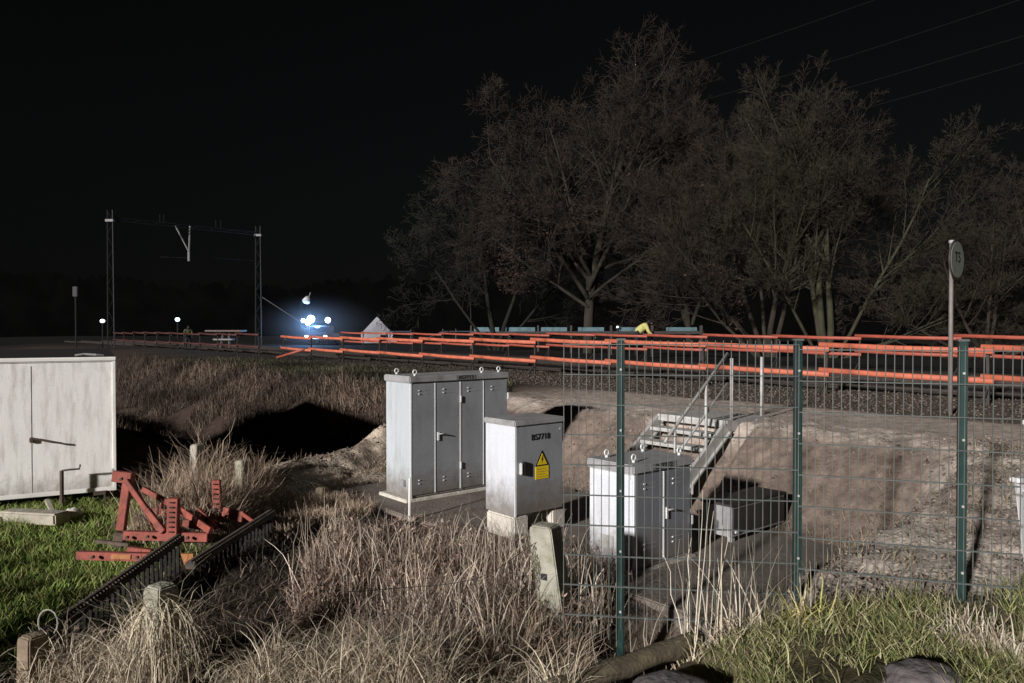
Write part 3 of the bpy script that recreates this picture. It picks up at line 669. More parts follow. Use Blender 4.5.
# ------------------------------------------------------------------ distant: portal, tent, lamps, vehicle
pt_ = thing('overhead_line_portal', 'faint steel overhead line portal spanning the track at the far left', 'portal', (0, 0, 0))
dimsteel = mat('dim mast steel', (.012, .012, .012), .7, .1, .2, 4)
palefit = mat('pale insulator', (.19, .185, .185), .6, 0, .1, 4)
PL, PR = at(111, 330, 51), at(258.5, 330, 58)
for (p, topy, Y) in ((PL, 210, 51), (PR, 226, 58)):
    zt = at(0, topy, Y).z; mb = MB(); w = .22
    for sx_ in (-1, 1):
        mb.tube([(p.x+sx_*w, p.y, .6), (p.x+sx_*w*.75, p.y, zt)], .045, 5)
    for k in range(11):
        z0 = .9+k*(zt-.9)/11; z1 = z0+(zt-.9)/11
        mb.tube([(p.x-w*(1 if k % 2 else -1)*.9, p.y, z0), (p.x+w*(1 if k % 2 else -1)*.9, p.y, z1)], .018, 4)
    mo = mb.build('mast', dimsteel, pt_)
    MB().box(p.x-.26, p.x+.26, p.y-.15, p.y+.1, zt-.78, zt-.62).build('mast_collar', palefit, mo)
bl, br = at(111, 219, 51), at(258.5, 234, 58)
mb = MB(); 
for dz in (-.11, .11): mb.tube([bl+Vector((0, 0, dz)), br+Vector((0, 0, dz))], .03, 5)
for k in range(16):
    a = bl.lerp(br, k/16); b = bl.lerp(br, (k+1)/16); mb.tube([a+Vector((0, 0, .11*(1 if k % 2 else -1))), b+Vector((0, 0, -.11*(1 if k % 2 else -1)))], .018, 4)
mb.build('beam', dimsteel, pt_)
v1, v2, v3 = at(175.5, 226, 54.5), at(190, 226, 54.8), at(189, 252, 54.8)
mb = MB(); mb.tube([v1, v3], .055, 6); mb.tube([v2, v3], .055, 6); mb.build('bracket', palefit, pt_)
mb = MB(); mb.tube([v3, v3+Vector((0, 0, -.65))], .10, 8); mb.build('insulator', palefit, pt_)
mb = MB(); mb.tube([at(160, 257, 54.5), at(189, 258, 54.8)], .02, 4); mb.tube([at(215, 258, 56), at(256, 261, 58)], .02, 4); mb.build('contact_arm', dimsteel, pt_)
for px in (160, 164, 216, 221):
    q = at(px, 222+(px-160)*.1, 54.5); mb = MB(); mb.tube([q, q+Vector((0, 0, .55))], .03, 4); mb.build('beam_fitting', dimsteel, pt_)
tp = at(377, 342, 72)
tn = thing('pyramid_tent', 'small pale pyramid shaped tent beside the track in the distance', 'tent', (tp.x, tp.y, .9))
W2 = 1.45; Tz = at(377, 316.5, 72).z-.9
tm = MB(); tm.add([(-W2, -W2, 0), (W2, -W2, 0), (W2, W2, 0), (-W2, W2, 0), (-W2, -W2, .85), (W2, -W2, .85), (W2, W2, .85), (-W2, W2, .85), (-.04, 0, Tz-.05), (.04, 0, Tz-.05)],
    [(0, 1, 5, 4), (1, 2, 6, 5), (2, 3, 7, 6), (3, 0, 4, 7), (4, 5, 9, 8), (5, 6, 9), (6, 7, 8, 9), (7, 4, 8)])
for v in range(len(tm.v)):
    x_, y_, z_ = tm.v[v]
tm.v[4] = (-W2*.96, -W2*.96, .85); tm.v[5] = (W2*.96, -W2*.96, .85)
tm.build('canvas', M['tent'], tn).rotation_euler = (0, 0, R(12))
am = MB(); am.add([(W2*.95, -W2, .8), (W2*1.55, -W2, -.0), (W2*.95, -W2+.4, 0)], [(0, 1, 2)]); am.build('side_flap', M['tent'], tn)
am = MB(); am.tube([(0, 0, Tz-.15), (.05, 0, Tz+.12)], .03, 5); am.tube([(.0, 0, Tz+.05), (.3, 0, Tz+.0)], .02, 5); am.build('tent_pole', dimsteel, tn)
am = MB().box(.25, .85, -W2-.06, -W2-.02, 0, .75); am.build('tent_opening', M['black_body'], tn).rotation_euler = (0, 0, R(12))
rb = thing('tube_railing', 'thin bluish tube railing to the right of the pale tent', 'railing', (0, 0, 0))
tubem = mat('blue grey tube', (.06, .07, .085), .5, .1, .1, 4)
mb = MB()
for y0 in (331.5, 333.2): mb.tube([at(388, y0, 58), at(411, y0, 56)], .035, 5)
mb.build('rail', tubem, rb)
for px in (390, 411): mb = MB(); mb.tube([at(px, 344, 57), at(px, 329.5, 57)], .045, 5); mb.build('post', tubem, rb)
rb2 = thing('tube_railing', 'low grey tube railing with one sloping end, in front of the pale blue panels', 'railing', (0, 0, 0))
mb = MB(); mb.tube([at(428, 338, 50), at(443, 331.5, 49), at(474, 331.5, 46)], .035, 5); mb.build('rail', tubem, rb2)
for px in (443, 456): mb = MB(); mb.tube([at(px, 342, 48), at(px, 329, 48)], .045, 5); mb.build('post', tubem, rb2)
# pale blue panels
pf = thing('panel_barrier', 'row of pale blue lit panels between dark posts, beyond the far orange barrier', 'barrier', (0, 0, 0))
segs = [(474, 499), (505, 535), (541, 567), (578, 604), (619, 641), (666, 697)]
def Yp(px): return 48-(px-474)*18/223
for (a, b) in segs:
    mb = MB(); Ya, Yb = Yp(a), Yp(b); p0, p1 = at(a, 327.3, Ya), at(b, 327.3, Yb); q0, q1 = at(a, 331.5, Ya), at(b, 331.5, Yb)
    mb.add([q0, q1, p1, p0]+[v+Vector((.05, .08, 0)) for v in (q0, q1, p1, p0)], [(0, 1, 2, 3), (7, 6, 5, 4), (0, 4, 5, 1), (1, 5, 6, 2), (2, 6, 7, 3), (3, 7, 4, 0)])
    mb.build('panel', M['pale_panel'], pf)
for px in (471, 502, 538, 571, 611, 652, 701):
    Yq = Yp(px); mb = MB(); a = at(px, 325.5, Yq); mb.bar((a.x, a.y, .5), a, .10, .10, up=(1, 0, 0)); mb.build('post', M['post_dark'], pf)
mb = MB(); mb.bar(at(470, 332.5, Yp(470)), at(703, 332.5, Yp(703)), .1, .12); mb.build('bottom_rail', M['post_dark'], pf)
# service vehicle with lights
vh = thing('service_truck', 'dark service truck facing the camera with blazing blue white roof lights', 'truck', tuple(at(316, 340, 60).xy)+(.9,))
W2 = .88
mb = MB(); mb.box(-W2, W2, 0, 4.4, .35, .95); mb.box(-W2*.93, W2*.93, .9, 2.6, .951, 1.55); mb.build('body', M['black_body'], vh, bevel=.07)
MB().box(-W2*.8, W2*.8, .885, .9, 1.02, 1.45).build('windscreen', M['glass'], vh)
MB().box(-W2*.7, W2*.7, -.03, -.005, .5, .72).build('grille', M['rubber'], vh)
MB().box(-.26, .26, -.05, -.031, .50, .62).build('number_plate', M['faint_glow'], vh)  # plate glows faintly though it is no lamp
for sx_ in (-1, 1):
    for yy in (.75, 3.5):
        mb = MB(); mb.tube([(sx_*W2*.98, yy, .33), (sx_*W2*.72, yy, .33)], .34, 18); w_ = mb.build('wheel', M['rubber'], vh)
        mb = MB(); mb.tube([(sx_*W2*1.0, yy, .33), (sx_*W2*.97, yy, .33)], .19, 14); mb.build('rim', M['galv_dark'], w_)
    mb = MB(); x_ = sx_*.74; mb.box(x_-.13, x_+.13, -.04, -.006, .60, .78); mb.build('headlight', M['lamp_white'], vh, bevel=.02)
    mb = MB(); mb.tube([(sx_*.72, 1.0, 1.56), (sx_*.72, 1.0, 1.80)], .03, 6); mb.build('lamp_bracket', M['black_body'], vh)
def lampdisc(root, c, r, m_, shell=True):
    mb = MB(); mb.tube([Vector(c)+Vector((0, .0, 0)), Vector(c)+Vector((0, -.05, 0))], r, 20); l = mb.build('roof_light', m_, root)
    if shell: mb = MB(); mb.tube([Vector(c)+Vector((0, .02, 0)), Vector(c)+Vector((0, .25, 0))], [r*1.08, r*.6], 16); mb.build('lamp_housing', M['black_body'], l)
lampdisc(vh, (-.62, .9, 2.06), .30, M['lamp_blue']); lampdisc(vh, (-.86, .92, 1.80), .22, M['lamp_blue']); lampdisc(vh, (.72, .9, 1.98), .22, M['lamp_blue'])
lampdisc(vh, (-1.25, .95, 1.95), .16, M['lamp_blue'])
lm = thing('light_mast', 'slim mast with a small white lamp head given a faint glow above the service truck', 'lamp', tuple(at(301, 340, 59).xy)+(.9,))
z1 = at(300, 299, 59).z-.9
mb = MB(); mb.tube([(0, 0, 0), (0, 0, z1-.4), (.25, 0, z1)], .02, 6); mb.build('pole', dimsteel, lm)
mb = MB(); mb.tube([(.45, -.2, z1-.18), (.5, .1, z1+.12)], [.30, .16], 12); mb.build('lamp_head', M['faint_glow'], lm, smooth=True)
mb = MB(); mb.tube([(.62, 0, z1+.15), (.75, 0, z1+.5)], .04, 5); mb.build('bracket', palefit, lm)
cb = MB(); cb.tube([at(262, 297, 58), at(299, 321, 59)], .025, 4); tag(cb.build('stay_cable', palefit), 'faint diagonal stay cable running from the portal mast down to the service truck', 'cable')
# small lamps at far left
def small_lamp(px, py, Y, r, label, m_):
    p = at(px, py, Y); t_ = thing('work_lamp', label, 'lamp', (p.x, p.y, .9)); hgt = p.z-.9
    mb = MB(); mb.tube([(0, 0, 0), (0, 0, hgt)], .035, 6); mb.build('stand', dimsteel, t_)
    for a in (0, 2.1, 4.2): mb = MB(); mb.tube([(0, 0, .35), (.35*math.cos(a), .35*math.sin(a), 0)], .018, 5); mb.build('leg', dimsteel, t_)
    mb = MB(); mb.tube([(0, -.1, hgt), (0, .1, hgt)], r*.55, 14); mb.build('lamp_head', m_, t_, smooth=True)
    return t_
small_lamp(102.5, 321, 50, .21, 'small bright work lamp on a stand near the left portal mast', M['lamp_white'])
small_lamp(177.5, 319.5, 50, .20, 'small bluish work lamp beside the distant worker, between the portal masts', M['lamp_blue'])
small_lamp(617.5, 327, 36, .085, 'tiny white lamp in front of the pale blue panels', M['lamp_white'])
sp = thing('signal_post', 'barely visible thin signal post left of the portal', 'signal', tuple(at(76, 340, 50).xy)+(.9,))
zz = at(76, 292, 50).z-.9
mb = MB(); mb.tube([(0, 0, 0), (0, 0, zz)], .05, 6); mb.build('pole', mat('very dim steel', (.008, .008, .008), .8), sp)
MB().box(-.16, .16, -.1, .1, zz-.3, zz+.35).build('signal_head', mat('dim signal head', (.035, .035, .035), .7), sp, bevel=.03)
rb_ = thing('work_table', 'flat pale table catching the light behind the dim distant barrier', 'table', tuple(at(226, 340, 52).xy)+(.9,))
tz = at(226, 331, 52).z-.9; pk_ = mat('pale table top', (.11, .075, .07), .6)
MB().box(-1.25, 1.25, -.5, .5, tz-.05, tz+.06).build('table_top', pk_, rb_, bevel=.02)
for sx_ in (-.3, .3): mb = MB(); mb.tube([(sx_, -.2, 0), (sx_*.6, 0, tz-.05)], .06, 6); mb.build('leg', pk_, rb_)
MB().box(-.75, .5, -.35, .3, tz-.62, tz-.52).build('shelf', palefit, rb_)
# local mist lit by the truck lamps
ml = bpy.data.lights.new('roof_light_glow', 'POINT'); ml.energy = 1200; ml.color = (.25, .5, 1.0); ml.shadow_soft_size = .3
mo = bpy.data.objects.new('roof_light_glow', ml); COL.objects.link(mo); mo.location = at(308, 324, 59.5)
bm = bmesh.new(); bmesh.ops.create_icosphere(bm, subdivisions=3, radius=1); me = bpy.data.meshes.new('mist'); bm.to_mesh(me); bm.free()
mm = bpy.data.materials.new('mist'); mm.use_nodes = True; nt = mm.node_tree; nt.nodes.clear()
out = N(nt, 'ShaderNodeOutputMaterial'); vs_ = N(nt, 'ShaderNodeVolumeScatter'); vs_.inputs['Anisotropy'].default_value = .2
tc = N(nt, 'ShaderNodeTexCoord'); ln = N(nt, 'ShaderNodeVectorMath', operation='LENGTH'); nt.links.new(tc.outputs['Object'], ln.inputs[0])
mr = N(nt, 'ShaderNodeMapRange'); mr.inputs[1].default_value = .0; mr.inputs[2].default_value = 1.0; mr.interpolation_type = 'SMOOTHERSTEP'; mr.inputs[3].default_value = .026; mr.inputs[4].default_value = 0
nt.links.new(ln.outputs['Value'], mr.inputs[0]); nt.links.new(mr.outputs[0], vs_.inputs['Density']); nt.links.new(vs_.outputs[0], out.inputs['Volume'])
mi = link('mist', me, mm); mi.location = at(318, 326, 60); mi.scale = (6.2, 4.2, 2.9); tag(mi, kind='stuff')
# ------------------------------------------------------------------ people
def skinned(name, nodes, edges, mat_, parent, sub=1):
    me = bpy.data.meshes.new(name); me.from_pydata([n[:3] for n in nodes], edges, []); me.update()
    o = bpy.data.objects.new(name, me); COL.objects.link(o)
    mod = o.modifiers.new('skin', 'SKIN'); sv = me.skin_vertices[0].data if me.skin_vertices else None
    if sv is None:
        bm_ = bmesh.new(); bm_.from_mesh(me); bm_.verts.layers.skin.verify(); bm_.to_mesh(me); bm_.free(); sv = me.skin_vertices[0].data
    for k, n in enumerate(nodes):
        sv[k].radius = (n[3], n[3] if len(n) < 5 else n[4]); sv[k].use_root = (k == 0)
    sb_ = o.modifiers.new('sub', 'SUBSURF'); sb_.levels = sub; sb_.render_levels = sub
    bpy.context.view_layer.update()
    m2 = bpy.data.meshes.new_from_object(o.evaluated_get(bpy.context.evaluated_depsgraph_get()))
    bpy.data.objects.remove(o)
    return link(name, m2, mat_, parent, smooth=True)
def person(label, loc, rz, stoop, jacket):
    r = thing('person', label, 'person', loc, rz)   # local +x is forward
    c, s_ = math.cos(stoop), math.sin(stoop)
    def tp(u, side=0, f=0): return (u*s_+f*c, side, .98+u*c-f*s_)
    nd = [(0, 0, .98, .15)]; ed = []
    def add(p, rr, par): nd.append((*p, rr)); ed.append((par, len(nd)-1)); return len(nd)-1
    sp1 = add(tp(.25), .14, 0); ch = add(tp(.45), .16, sp1); nk = add(tp(.60), .06, ch)
    hd0 = add(tp(.68, 0, .02), .085, nk); add(tp(.80, 0, .03), .10, hd0)
    for sd in (-1, 1):
        sh = add(tp(.50, sd*.19), .075, ch); p = tp(.50, sd*.19); el = add((p[0]+.10, sd*.25, p[2]-.28), .05, sh); wrist = add((p[0]+.30, sd*.20, p[2]-.42), .035, el)
        palm = add((p[0]+.37, sd*.19, p[2]-.45), .04, wrist)
        for q in range(4):
            yy = sd*(.16+.022*q); f1 = add((p[0]+.41, yy, p[2]-.455), .010, palm); add((p[0]+.45-.004*abs(q-1), yy, p[2]-.485), .009, f1)
        th = add((p[0]+.385, sd*.145, p[2]-.45), .011, palm); add((p[0]+.41, sd*.135, p[2]-.48), .010, th)
        hp = add((0, sd*.11, .90), .105, 0); kn = add((.04, sd*.13, .50), .068, hp); an = add((-.02 + .04*sd, sd*.14, .10), .045, kn); add((.12+.04*sd, sd*.15, .045), .042, an)
    skinned('body', nd, ed, M['dark_cloth'], r)
    jn = [(*tp(-.02), .185), (*tp(.25), .18), (*tp(.47), .20), (*tp(.58), .11)]; je = [(0, 1), (1, 2), (2, 3)]
    for sd in (-1, 1):
        p = tp(.50, sd*.20); b = len(jn); jn += [(*p, .10), (p[0]+.10, sd*.26, p[2]-.28, .075), (p[0]+.27, sd*.21, p[2]-.40, .06)]; je += [(2, b), (b, b+1), (b+1, b+2)]
    skinned('jacket', jn, je, jacket, r)
    fc = tp(.76, 0, .10); skinned('face', [(*fc, .07), (fc[0]+.02*c, 0, fc[2]-.05, .06)], [(0, 1)], M['skin'], r)
    fm = MB(); 
    for sd in (-1, 1): q = tp(.775, sd*.032, .175); fm.box(q[0]-.008, q[0]+.008, q[1]-.012, q[1]+.012, q[2]-.006, q[2]+.006)
    fm.build('eyes', M['ink'], r)
    hn = tp(.84, 0, .02); skinned('helmet', [(*hn, .115), (hn[0]-.01, 0, hn[2]+.03, .095)], [(0, 1)], M['dark_cloth'], r)
    return r
pp_ = at(639, 335, 32)
person('stooping worker in a pale yellow jacket beyond the far barrier under the trees', (pp_.x-.12, 32, .99), 0, R(48), M['hivis'])
pp_ = at(188, 335, 51)
person('distant worker in a dimmed yellow jacket beside the bluish lamp at the far left', (pp_.x, 51, .6), R(-60), R(12), M['hivis_far_dim'])
# ------------------------------------------------------------------ overhead cables upper right
for k, (x0, y0, x1, y1) in enumerate(((850, 50, 1010, 0), (895, 69, 1024, 33), (905, 92, 1024, 60), (700, 56, 850, 3))):
    m_ = (y1-y0)/(x1-x0)
    A_ = at(1120, y0+m_*(1120-x0), 60); B_ = at(560, y0+m_*(560-x0), 75)
    mb = MB(); n = 14; mb.tube([A_.lerp(B_, q/n)-Vector((0, 0, .5*math.sin(math.pi*q/n))) for q in range(n+1)], .016, 4)
    tag(mb.build('overhead_cable', M['cable']), ('upper overhead cable crossing the right corner of the sky', 'middle overhead cable at the right, second of the lower pair', 'lowest overhead cable at the right edge of the sky', 'leftmost overhead cable above the middle of the trees')[k], 'cable')
# ------------------------------------------------------------------ trees
def tree(name, label, base, stems, counts, ratio, rt, up, spread, mt_trunk, mt_crown, seed, group='bare trees behind the far barrier', wig=.13, leaves=None, env=None, minr=.007):
    q = random.Random(seed); t_ = thing(name, label, 'tree', base, 0, group)
    polys = []
    def grow(p, d, L_, r, lev):
        n = 6 if lev < 2 else (4 if lev == 2 else 3)
        pts = [p]; rad = [r]
        for i_ in range(n):
            d = (d + Vector((q.gauss(0, wig), q.gauss(0, wig), q.gauss(0, wig)+up[min(lev, len(up)-1)]))*(1.0/n*3)).normalized()
            p = p + d*(L_/n); pts.append(p); rad.append(max(r*(1-.62*(i_+1)/n), minr))
        polys.append((lev, pts, rad))
        if lev >= len(counts): return
        for c_ in range(counts[lev]):
            u = q.uniform(.22 if lev else .30, 1.0); k = u*n; i_ = min(int(k), n-1); f = k-i_
            pp = pts[i_].lerp(pts[i_+1], f); dd = (pts[i_+1]-pts[i_]).normalized()
            ax = dd.orthogonal().normalized(); ax.rotate(Matrix.Rotation(q.uniform(0, 6.283), 3, dd))
            nd_ = dd.copy(); nd_.rotate(Matrix.Rotation(q.uniform(*spread), 3, ax))
            grow(pp, nd_, L_*ratio*(1.12-.5*u)*q.uniform(.75, 1.2), max(rad[i_]*.55*q.uniform(.7, 1), minr), lev+1)
    for (ox, oy, dx, dy, dz, L_, r, *oz) in stems:
        grow(Vector((ox, oy, oz[0] if oz else -.2)), Vector((dx, dy, dz)).normalized(), L_, r, 0)
    def emit(sel, nm, m_):
        V = []; Fq = []; b = 0
        for lev, pts, rad in sel:
            n = 7 if lev == 0 else (5 if lev == 1 else 3)
            P = np.array([list(p) for p in pts]); D = np.gradient(P, axis=0); D /= np.linalg.norm(D, axis=1)[:, None]+1e-9
            rf = np.array([.31, .17, .93]) if abs(D[0][2]) < .9 else np.array([1., .1, 0])
            A_ = np.cross(D, rf); A_ /= np.linalg.norm(A_, axis=1)[:, None]+1e-9; B_ = np.cross(D, A_)
            an = np.arange(n)*2*math.pi/n; rr = np.array(rad)[:, None, None]
            ringv = P[:, None, :] + rr*(A_[:, None, :]*np.cos(an)[None, :, None] + B_[:, None, :]*np.sin(an)[None, :, None])
            V.append(ringv.reshape(-1, 3)); m2 = len(pts)
            i0 = (np.arange(m2-1)[:, None]*n + np.arange(n)[None, :]); i1 = (np.arange(m2-1)[:, None]*n + (np.arange(n)[None, :]+1) % n)
            Fq.append(np.stack([i0, i1, i1+n, i0+n], -1).reshape(-1, 4)+b); b += m2*n
        return link(nm, npmesh(nm, np.concatenate(V), np.concatenate(Fq)), m_, t_, smooth=True)
    emit([p for p in polys if p[0] <= 1], 'trunk', mt_trunk)
    emit([p for p in polys if p[0] > 1], 'crown', mt_crown)
    if leaves:
        num, zlo, zhi, rmax = leaves
        tips = [p for p in polys if p[0] >= 3]; V = []; Fq = []; b = 0
        while b < num*4:
            lev, pts, rad = q.choice(tips); p = pts[-1]
            if not (zlo < p.z < zhi) or Vector((p.x, p.y)).length > rmax: 
                if q.random() < .97: continue
            p = p+Vector((q.gauss(0, .1), q.gauss(0, .1), q.gauss(0, .1)))
            a_ = Vector((q.gauss(0, 1), q.gauss(0, 1), q.gauss(0, 1))).normalized(); c_ = a_.orthogonal().normalized(); L2 = q.uniform(.05, .10)
            V += [p-a_*L2, p+c_*L2*.5, p+a_*L2, p-c_*L2*.5]; Fq.append((b, b+1, b+2, b+3)); b += 4
        link('leaves', npmesh('leaves', np.array([list(v) for v in V]), np.array(Fq)), M['dead_leaf'], t_)
    return t_
def T(px, Y): p = at(px, 340, Y); return (p.x, Y, .9)
tree('deciduous_tree', 'largest bare tree with one trunk and brown leaves still on its low branches', T(588, 40),
     [(0, 0, .02, 0, 1, 12.8, .30), (.03, 0, .50, 0, 1, 8.6, .13, 3.4), (-.03, 0, -.62, 0, 1, 8.8, .13, 2.9), (0, 0, .1, .5, 1, 8.6, .12, 3.2), (0, 0, 1.1, 0, .8, 6.5, .10, 2.8), (0, 0, -1.2, -.2, .7, 6.2, .10, 2.4)], (13, 9, 7, 6), .56, 0, (.02, .06, .05, .03), (R(30), R(72)), M['bark'], M['twigs'], 3, leaves=(6500, 1.2, 8.0, 5.2), minr=.0095)
tree('deciduous_tree', 'bare multi stemmed tree in the middle, right of the yellow jacketed worker', T(768, 34),
     [(-.25, 0, -.55, .1, 1, 8.0, .12), (0, 0, -.12, .1, 1, 8.8, .14), (.2, 0, .25, 0, 1, 8.2, .12), (.1, .2, .05, .2, 1, 8, .10), (-.3, 0, -.9, 0, .9, 7.2, .09), (0, .3, -.3, .3, 1, 9.6, .12)],
     (13, 9, 7, 5), .54, 0, (.05, .08, .06, .03), (R(20), R(60)), M['bark'], M['twigs'], 5, leaves=(900, .5, 4, 3.4), minr=.0078)
tree('deciduous_tree', 'tall bare tree with pale mossy forked stems, left of the round sign', T(826, 33),
     [(0, 0, -.10, 0, 1, 9.2, .17), (.15, 0, .20, 0, 1, 9.0, .16), (-.1, 0, .02, .2, 1, 9.8, .13), (.3, 0, .60, 0, .8, 8.8, .09), (.3, 0, 1.0, -.1, .40, 7.2, .06), (.3, 0, 1.0, 0, .25, 6.5, .05), (-.2, 0, -.5, 0, .9, 7, .08)],
     (12, 9, 7, 5), .52, 0, (.05, .08, .06, .03), (R(18), R(58)), M['bark_moss'], M['twigs_green'], 8, minr=.0078)
tree('bushy_tree', 'low spreading bare tree at the right, partly behind the round sign pole', T(985, 32),
     [(0, 0, .3, 0, .8, 5.6, .09), (0, 0, -.35, 0, .8, 5.4, .08), (.2, 0, .9, 0, .6, 5.4, .07), (-.2, 0, -.9, .1, .5, 5.2, .06), (0, 0, .05, 0, 1, 6.0, .08), (.4, 0, 1.3, 0, .5, 5, .07)],
     (9, 7, 6, 4), .54, 0, (.05, .06, .03, .0), (R(20), R(60)), M['twigs'], M['twigs'], 12, minr=.0078)
tree('deciduous_tree', 'bare tree standing further back between the leafy tree and the multi stemmed ones', T(690, 46),
     [(0, 0, .0, 0, 1, 12.0, .20), (.1, 0, .35, 0, 1, 10.0, .13, 1.5), (-.1, 0, -.35, 0, 1, 10.0, .13, 1.2)],
     (14, 9, 7, 5), .54, 0, (.04, .07, .05, .03), (R(22), R(62)), M['bark'], M['twigs'], 33, minr=.0105)
tree('bushy_tree', 'bare tree filling the right edge of the photo beyond the round sign', T(1050, 36),
     [(0, 0, -.2, 0, 1, 7.2, .13), (.2, 0, .25, 0, 1, 7.0, .11), (-.2, 0, -.8, 0, .8, 6.4, .09), (-.2, .1, -1.1, .1, .5, 6.0, .07)],
     (11, 8, 6, 5), .54, 0, (.05, .07, .04, .02), (R(20), R(60)), M['bark'], M['twigs'], 21, minr=.0085)
tree('bushy_tree', 'dim low bare tree with greenish twigs at the left end of the row', T(496, 45),
     [(0, 0, -.15, 0, 1, 9.6, .16), (.1, 0, .2, 0, 1, 9.6, .14), (-.2, 0, -.5, 0, .8, 7.4, .1), (.2, 0, .6, 0, .8, 7.4, .1)],
     (11, 8, 6, 5), .54, 0, (.03, .04, .01, -.02), (R(25), R(70)), mat('dim bark', (.009, .009, .006), .95), mat('dim green twigs', (.011, .011, .007), .95), 15, minr=.011)
# far dark wood
mb = MB(); q = random.Random(3); n = 900; top = []
for k in range(n+1):
    x_ = -260+520*k/n; top.append((x_, 7+9*float(fbm(x_, 3.0, .045, 3))+3.0*float(fbm(x_, 9.0, .5, 3))+q.uniform(-.7, .7)))
for k in range(n):
    (xa, za), (xb, zb) = top[k], top[k+1]; b_ = len(mb.v)
    mb.v += [(xa, 150, 0), (xb, 150, 0), (xb, 150, zb), (xa, 150, za)]; mb.f.append((b_, b_+1, b_+2, b_+3))
tag(mb.build('distant_woodland', M['far_wood']), kind='stuff')
# ------------------------------------------------------------------ vegetation ribbons
def ribbons(name, bx_, by_, hgt, wid, a0, a1, colr, segs=4, zoff=0.0, seed=0, vary=.25, kink=.25, heading=None, pw=1.0):
    g_ = np.random.default_rng(seed); n = len(bx_)
    hd = g_.random(n)*2*math.pi if heading is None else heading
    L_ = hgt/segs
    P = np.zeros((n, segs+1, 3)); P[:, 0, 0] = bx_; P[:, 0, 1] = by_; P[:, 0, 2] = H(bx_, by_)-.02+zoff
    for k in range(segs):
        u = (k+.5)/segs; an = a0+(a1-a0)*u**pw + g_.normal(0, kink, n)*u
        P[:, k+1, 0] = P[:, k, 0]+np.sin(an)*np.cos(hd)*L_; P[:, k+1, 1] = P[:, k, 1]+np.sin(an)*np.sin(hd)*L_; P[:, k+1, 2] = P[:, k, 2]+np.cos(an)*L_
        hd = hd + g_.normal(0, kink, n)
    so_ = g_.random(n)*math.pi; sd = np.stack([np.cos(so_), np.sin(so_), np.zeros(n)], 1)
    wk = np.array([1-.75*(k/segs)**1.5 for k in range(segs+1)])
    V = np.stack([P - sd[:, None, :]*wid[:, None, None]*wk[None, :, None]*.5, P + sd[:, None, :]*wid[:, None, None]*wk[None, :, None]*.5], 2)
    V = V.reshape(-1, 3); nv = (segs+1)*2
    f = np.array([[2*k, 2*k+1, 2*k+3, 2*k+2] for k in range(segs)])
    Fq = (np.arange(n)[:, None, None]*nv + f[None]).reshape(-1, 4)
    cc = 1.3*colr*(1+g_.normal(0, vary, n))[:, None].clip(.3, 1.9)
    cv = np.repeat(cc, nv, 0)
    return npmesh(name, V, Fq, cv)
def pick(n, x0, x1, y0, y1, dens, seed):
    g_ = np.random.default_rng(seed); X = []; Y_ = []
    tot = 0
    while tot < n:
        x_ = g_.uniform(x0, x1, n); y_ = g_.uniform(y0, y1, n); k = g_.random(n) < dens(x_, y_)
        X.append(x_[k]); Y_.append(y_[k]); tot += k.sum()
    return np.concatenate(X)[:n], np.concatenate(Y_)[:n]
def pal(n, cols, seed):
    g_ = np.random.default_rng(seed); c = np.array(cols); i_ = g_.integers(0, len(c), n); j = g_.integers(0, len(c), n); u = g_.random(n)[:, None]
    return c[i_]*u+c[j]*(1-u)
def U(n, a, b, seed): return np.random.default_rng(seed).uniform(a, b, n)
def stuff(name, me): return tag(link(name, me, M['leafy']), kind='stuff')
# green grass left
n = 42000
def dl(x_, y_): return ss(-2.75, -3.1, x_)*ss(4.6, 3.4, x_*NX+y_*NY+.6*fbm(x_, y_, .8)-.3)*(.35+fbm(x_, y_, 1.6))
X, Y_ = pick(n, -7.5, -2.6, 4.6, 9.4, dl, 1)
stuff('green_grass', ribbons('green_grass', X, Y_, U(n, .05, .15, 2), U(n, .005, .010, 3), U(n, 0, .5, 4), U(n, .6, 1.6, 5), pal(n, [(.16, .235, .05), (.21, .28, .07), (.09, .14, .03), (.30, .27, .12)], 6), 3, seed=7))
# green grass lower right
n = 16000
def dr_(x_, y_): return ss(.9, 1.3, x_+.4*fbm(x_, y_, 2)-.2)*ss(4.75, 4.3, y_+.5*fbm(x_, y_, 1.2)-.25-.03*x_)*np.clip((fbm(x_, y_, 2.2)-.42)*8, .02, 1)
X, Y_ = pick(n, .8, 4.6, 2.6, 5.2, dr_, 11)
stuff('green_grass', ribbons('green_grass', X, Y_, U(n, .06, .20, 12), U(n, .004, .008, 13), U(n, 0, .6, 14), U(n, .7, 2.0, 15), pal(n, [(.11, .14, .04), (.17, .19, .065), (.055, .075, .022), (.34, .31, .19), (.24, .20, .12), (.20, .19, .08)], 16), 4, seed=17))
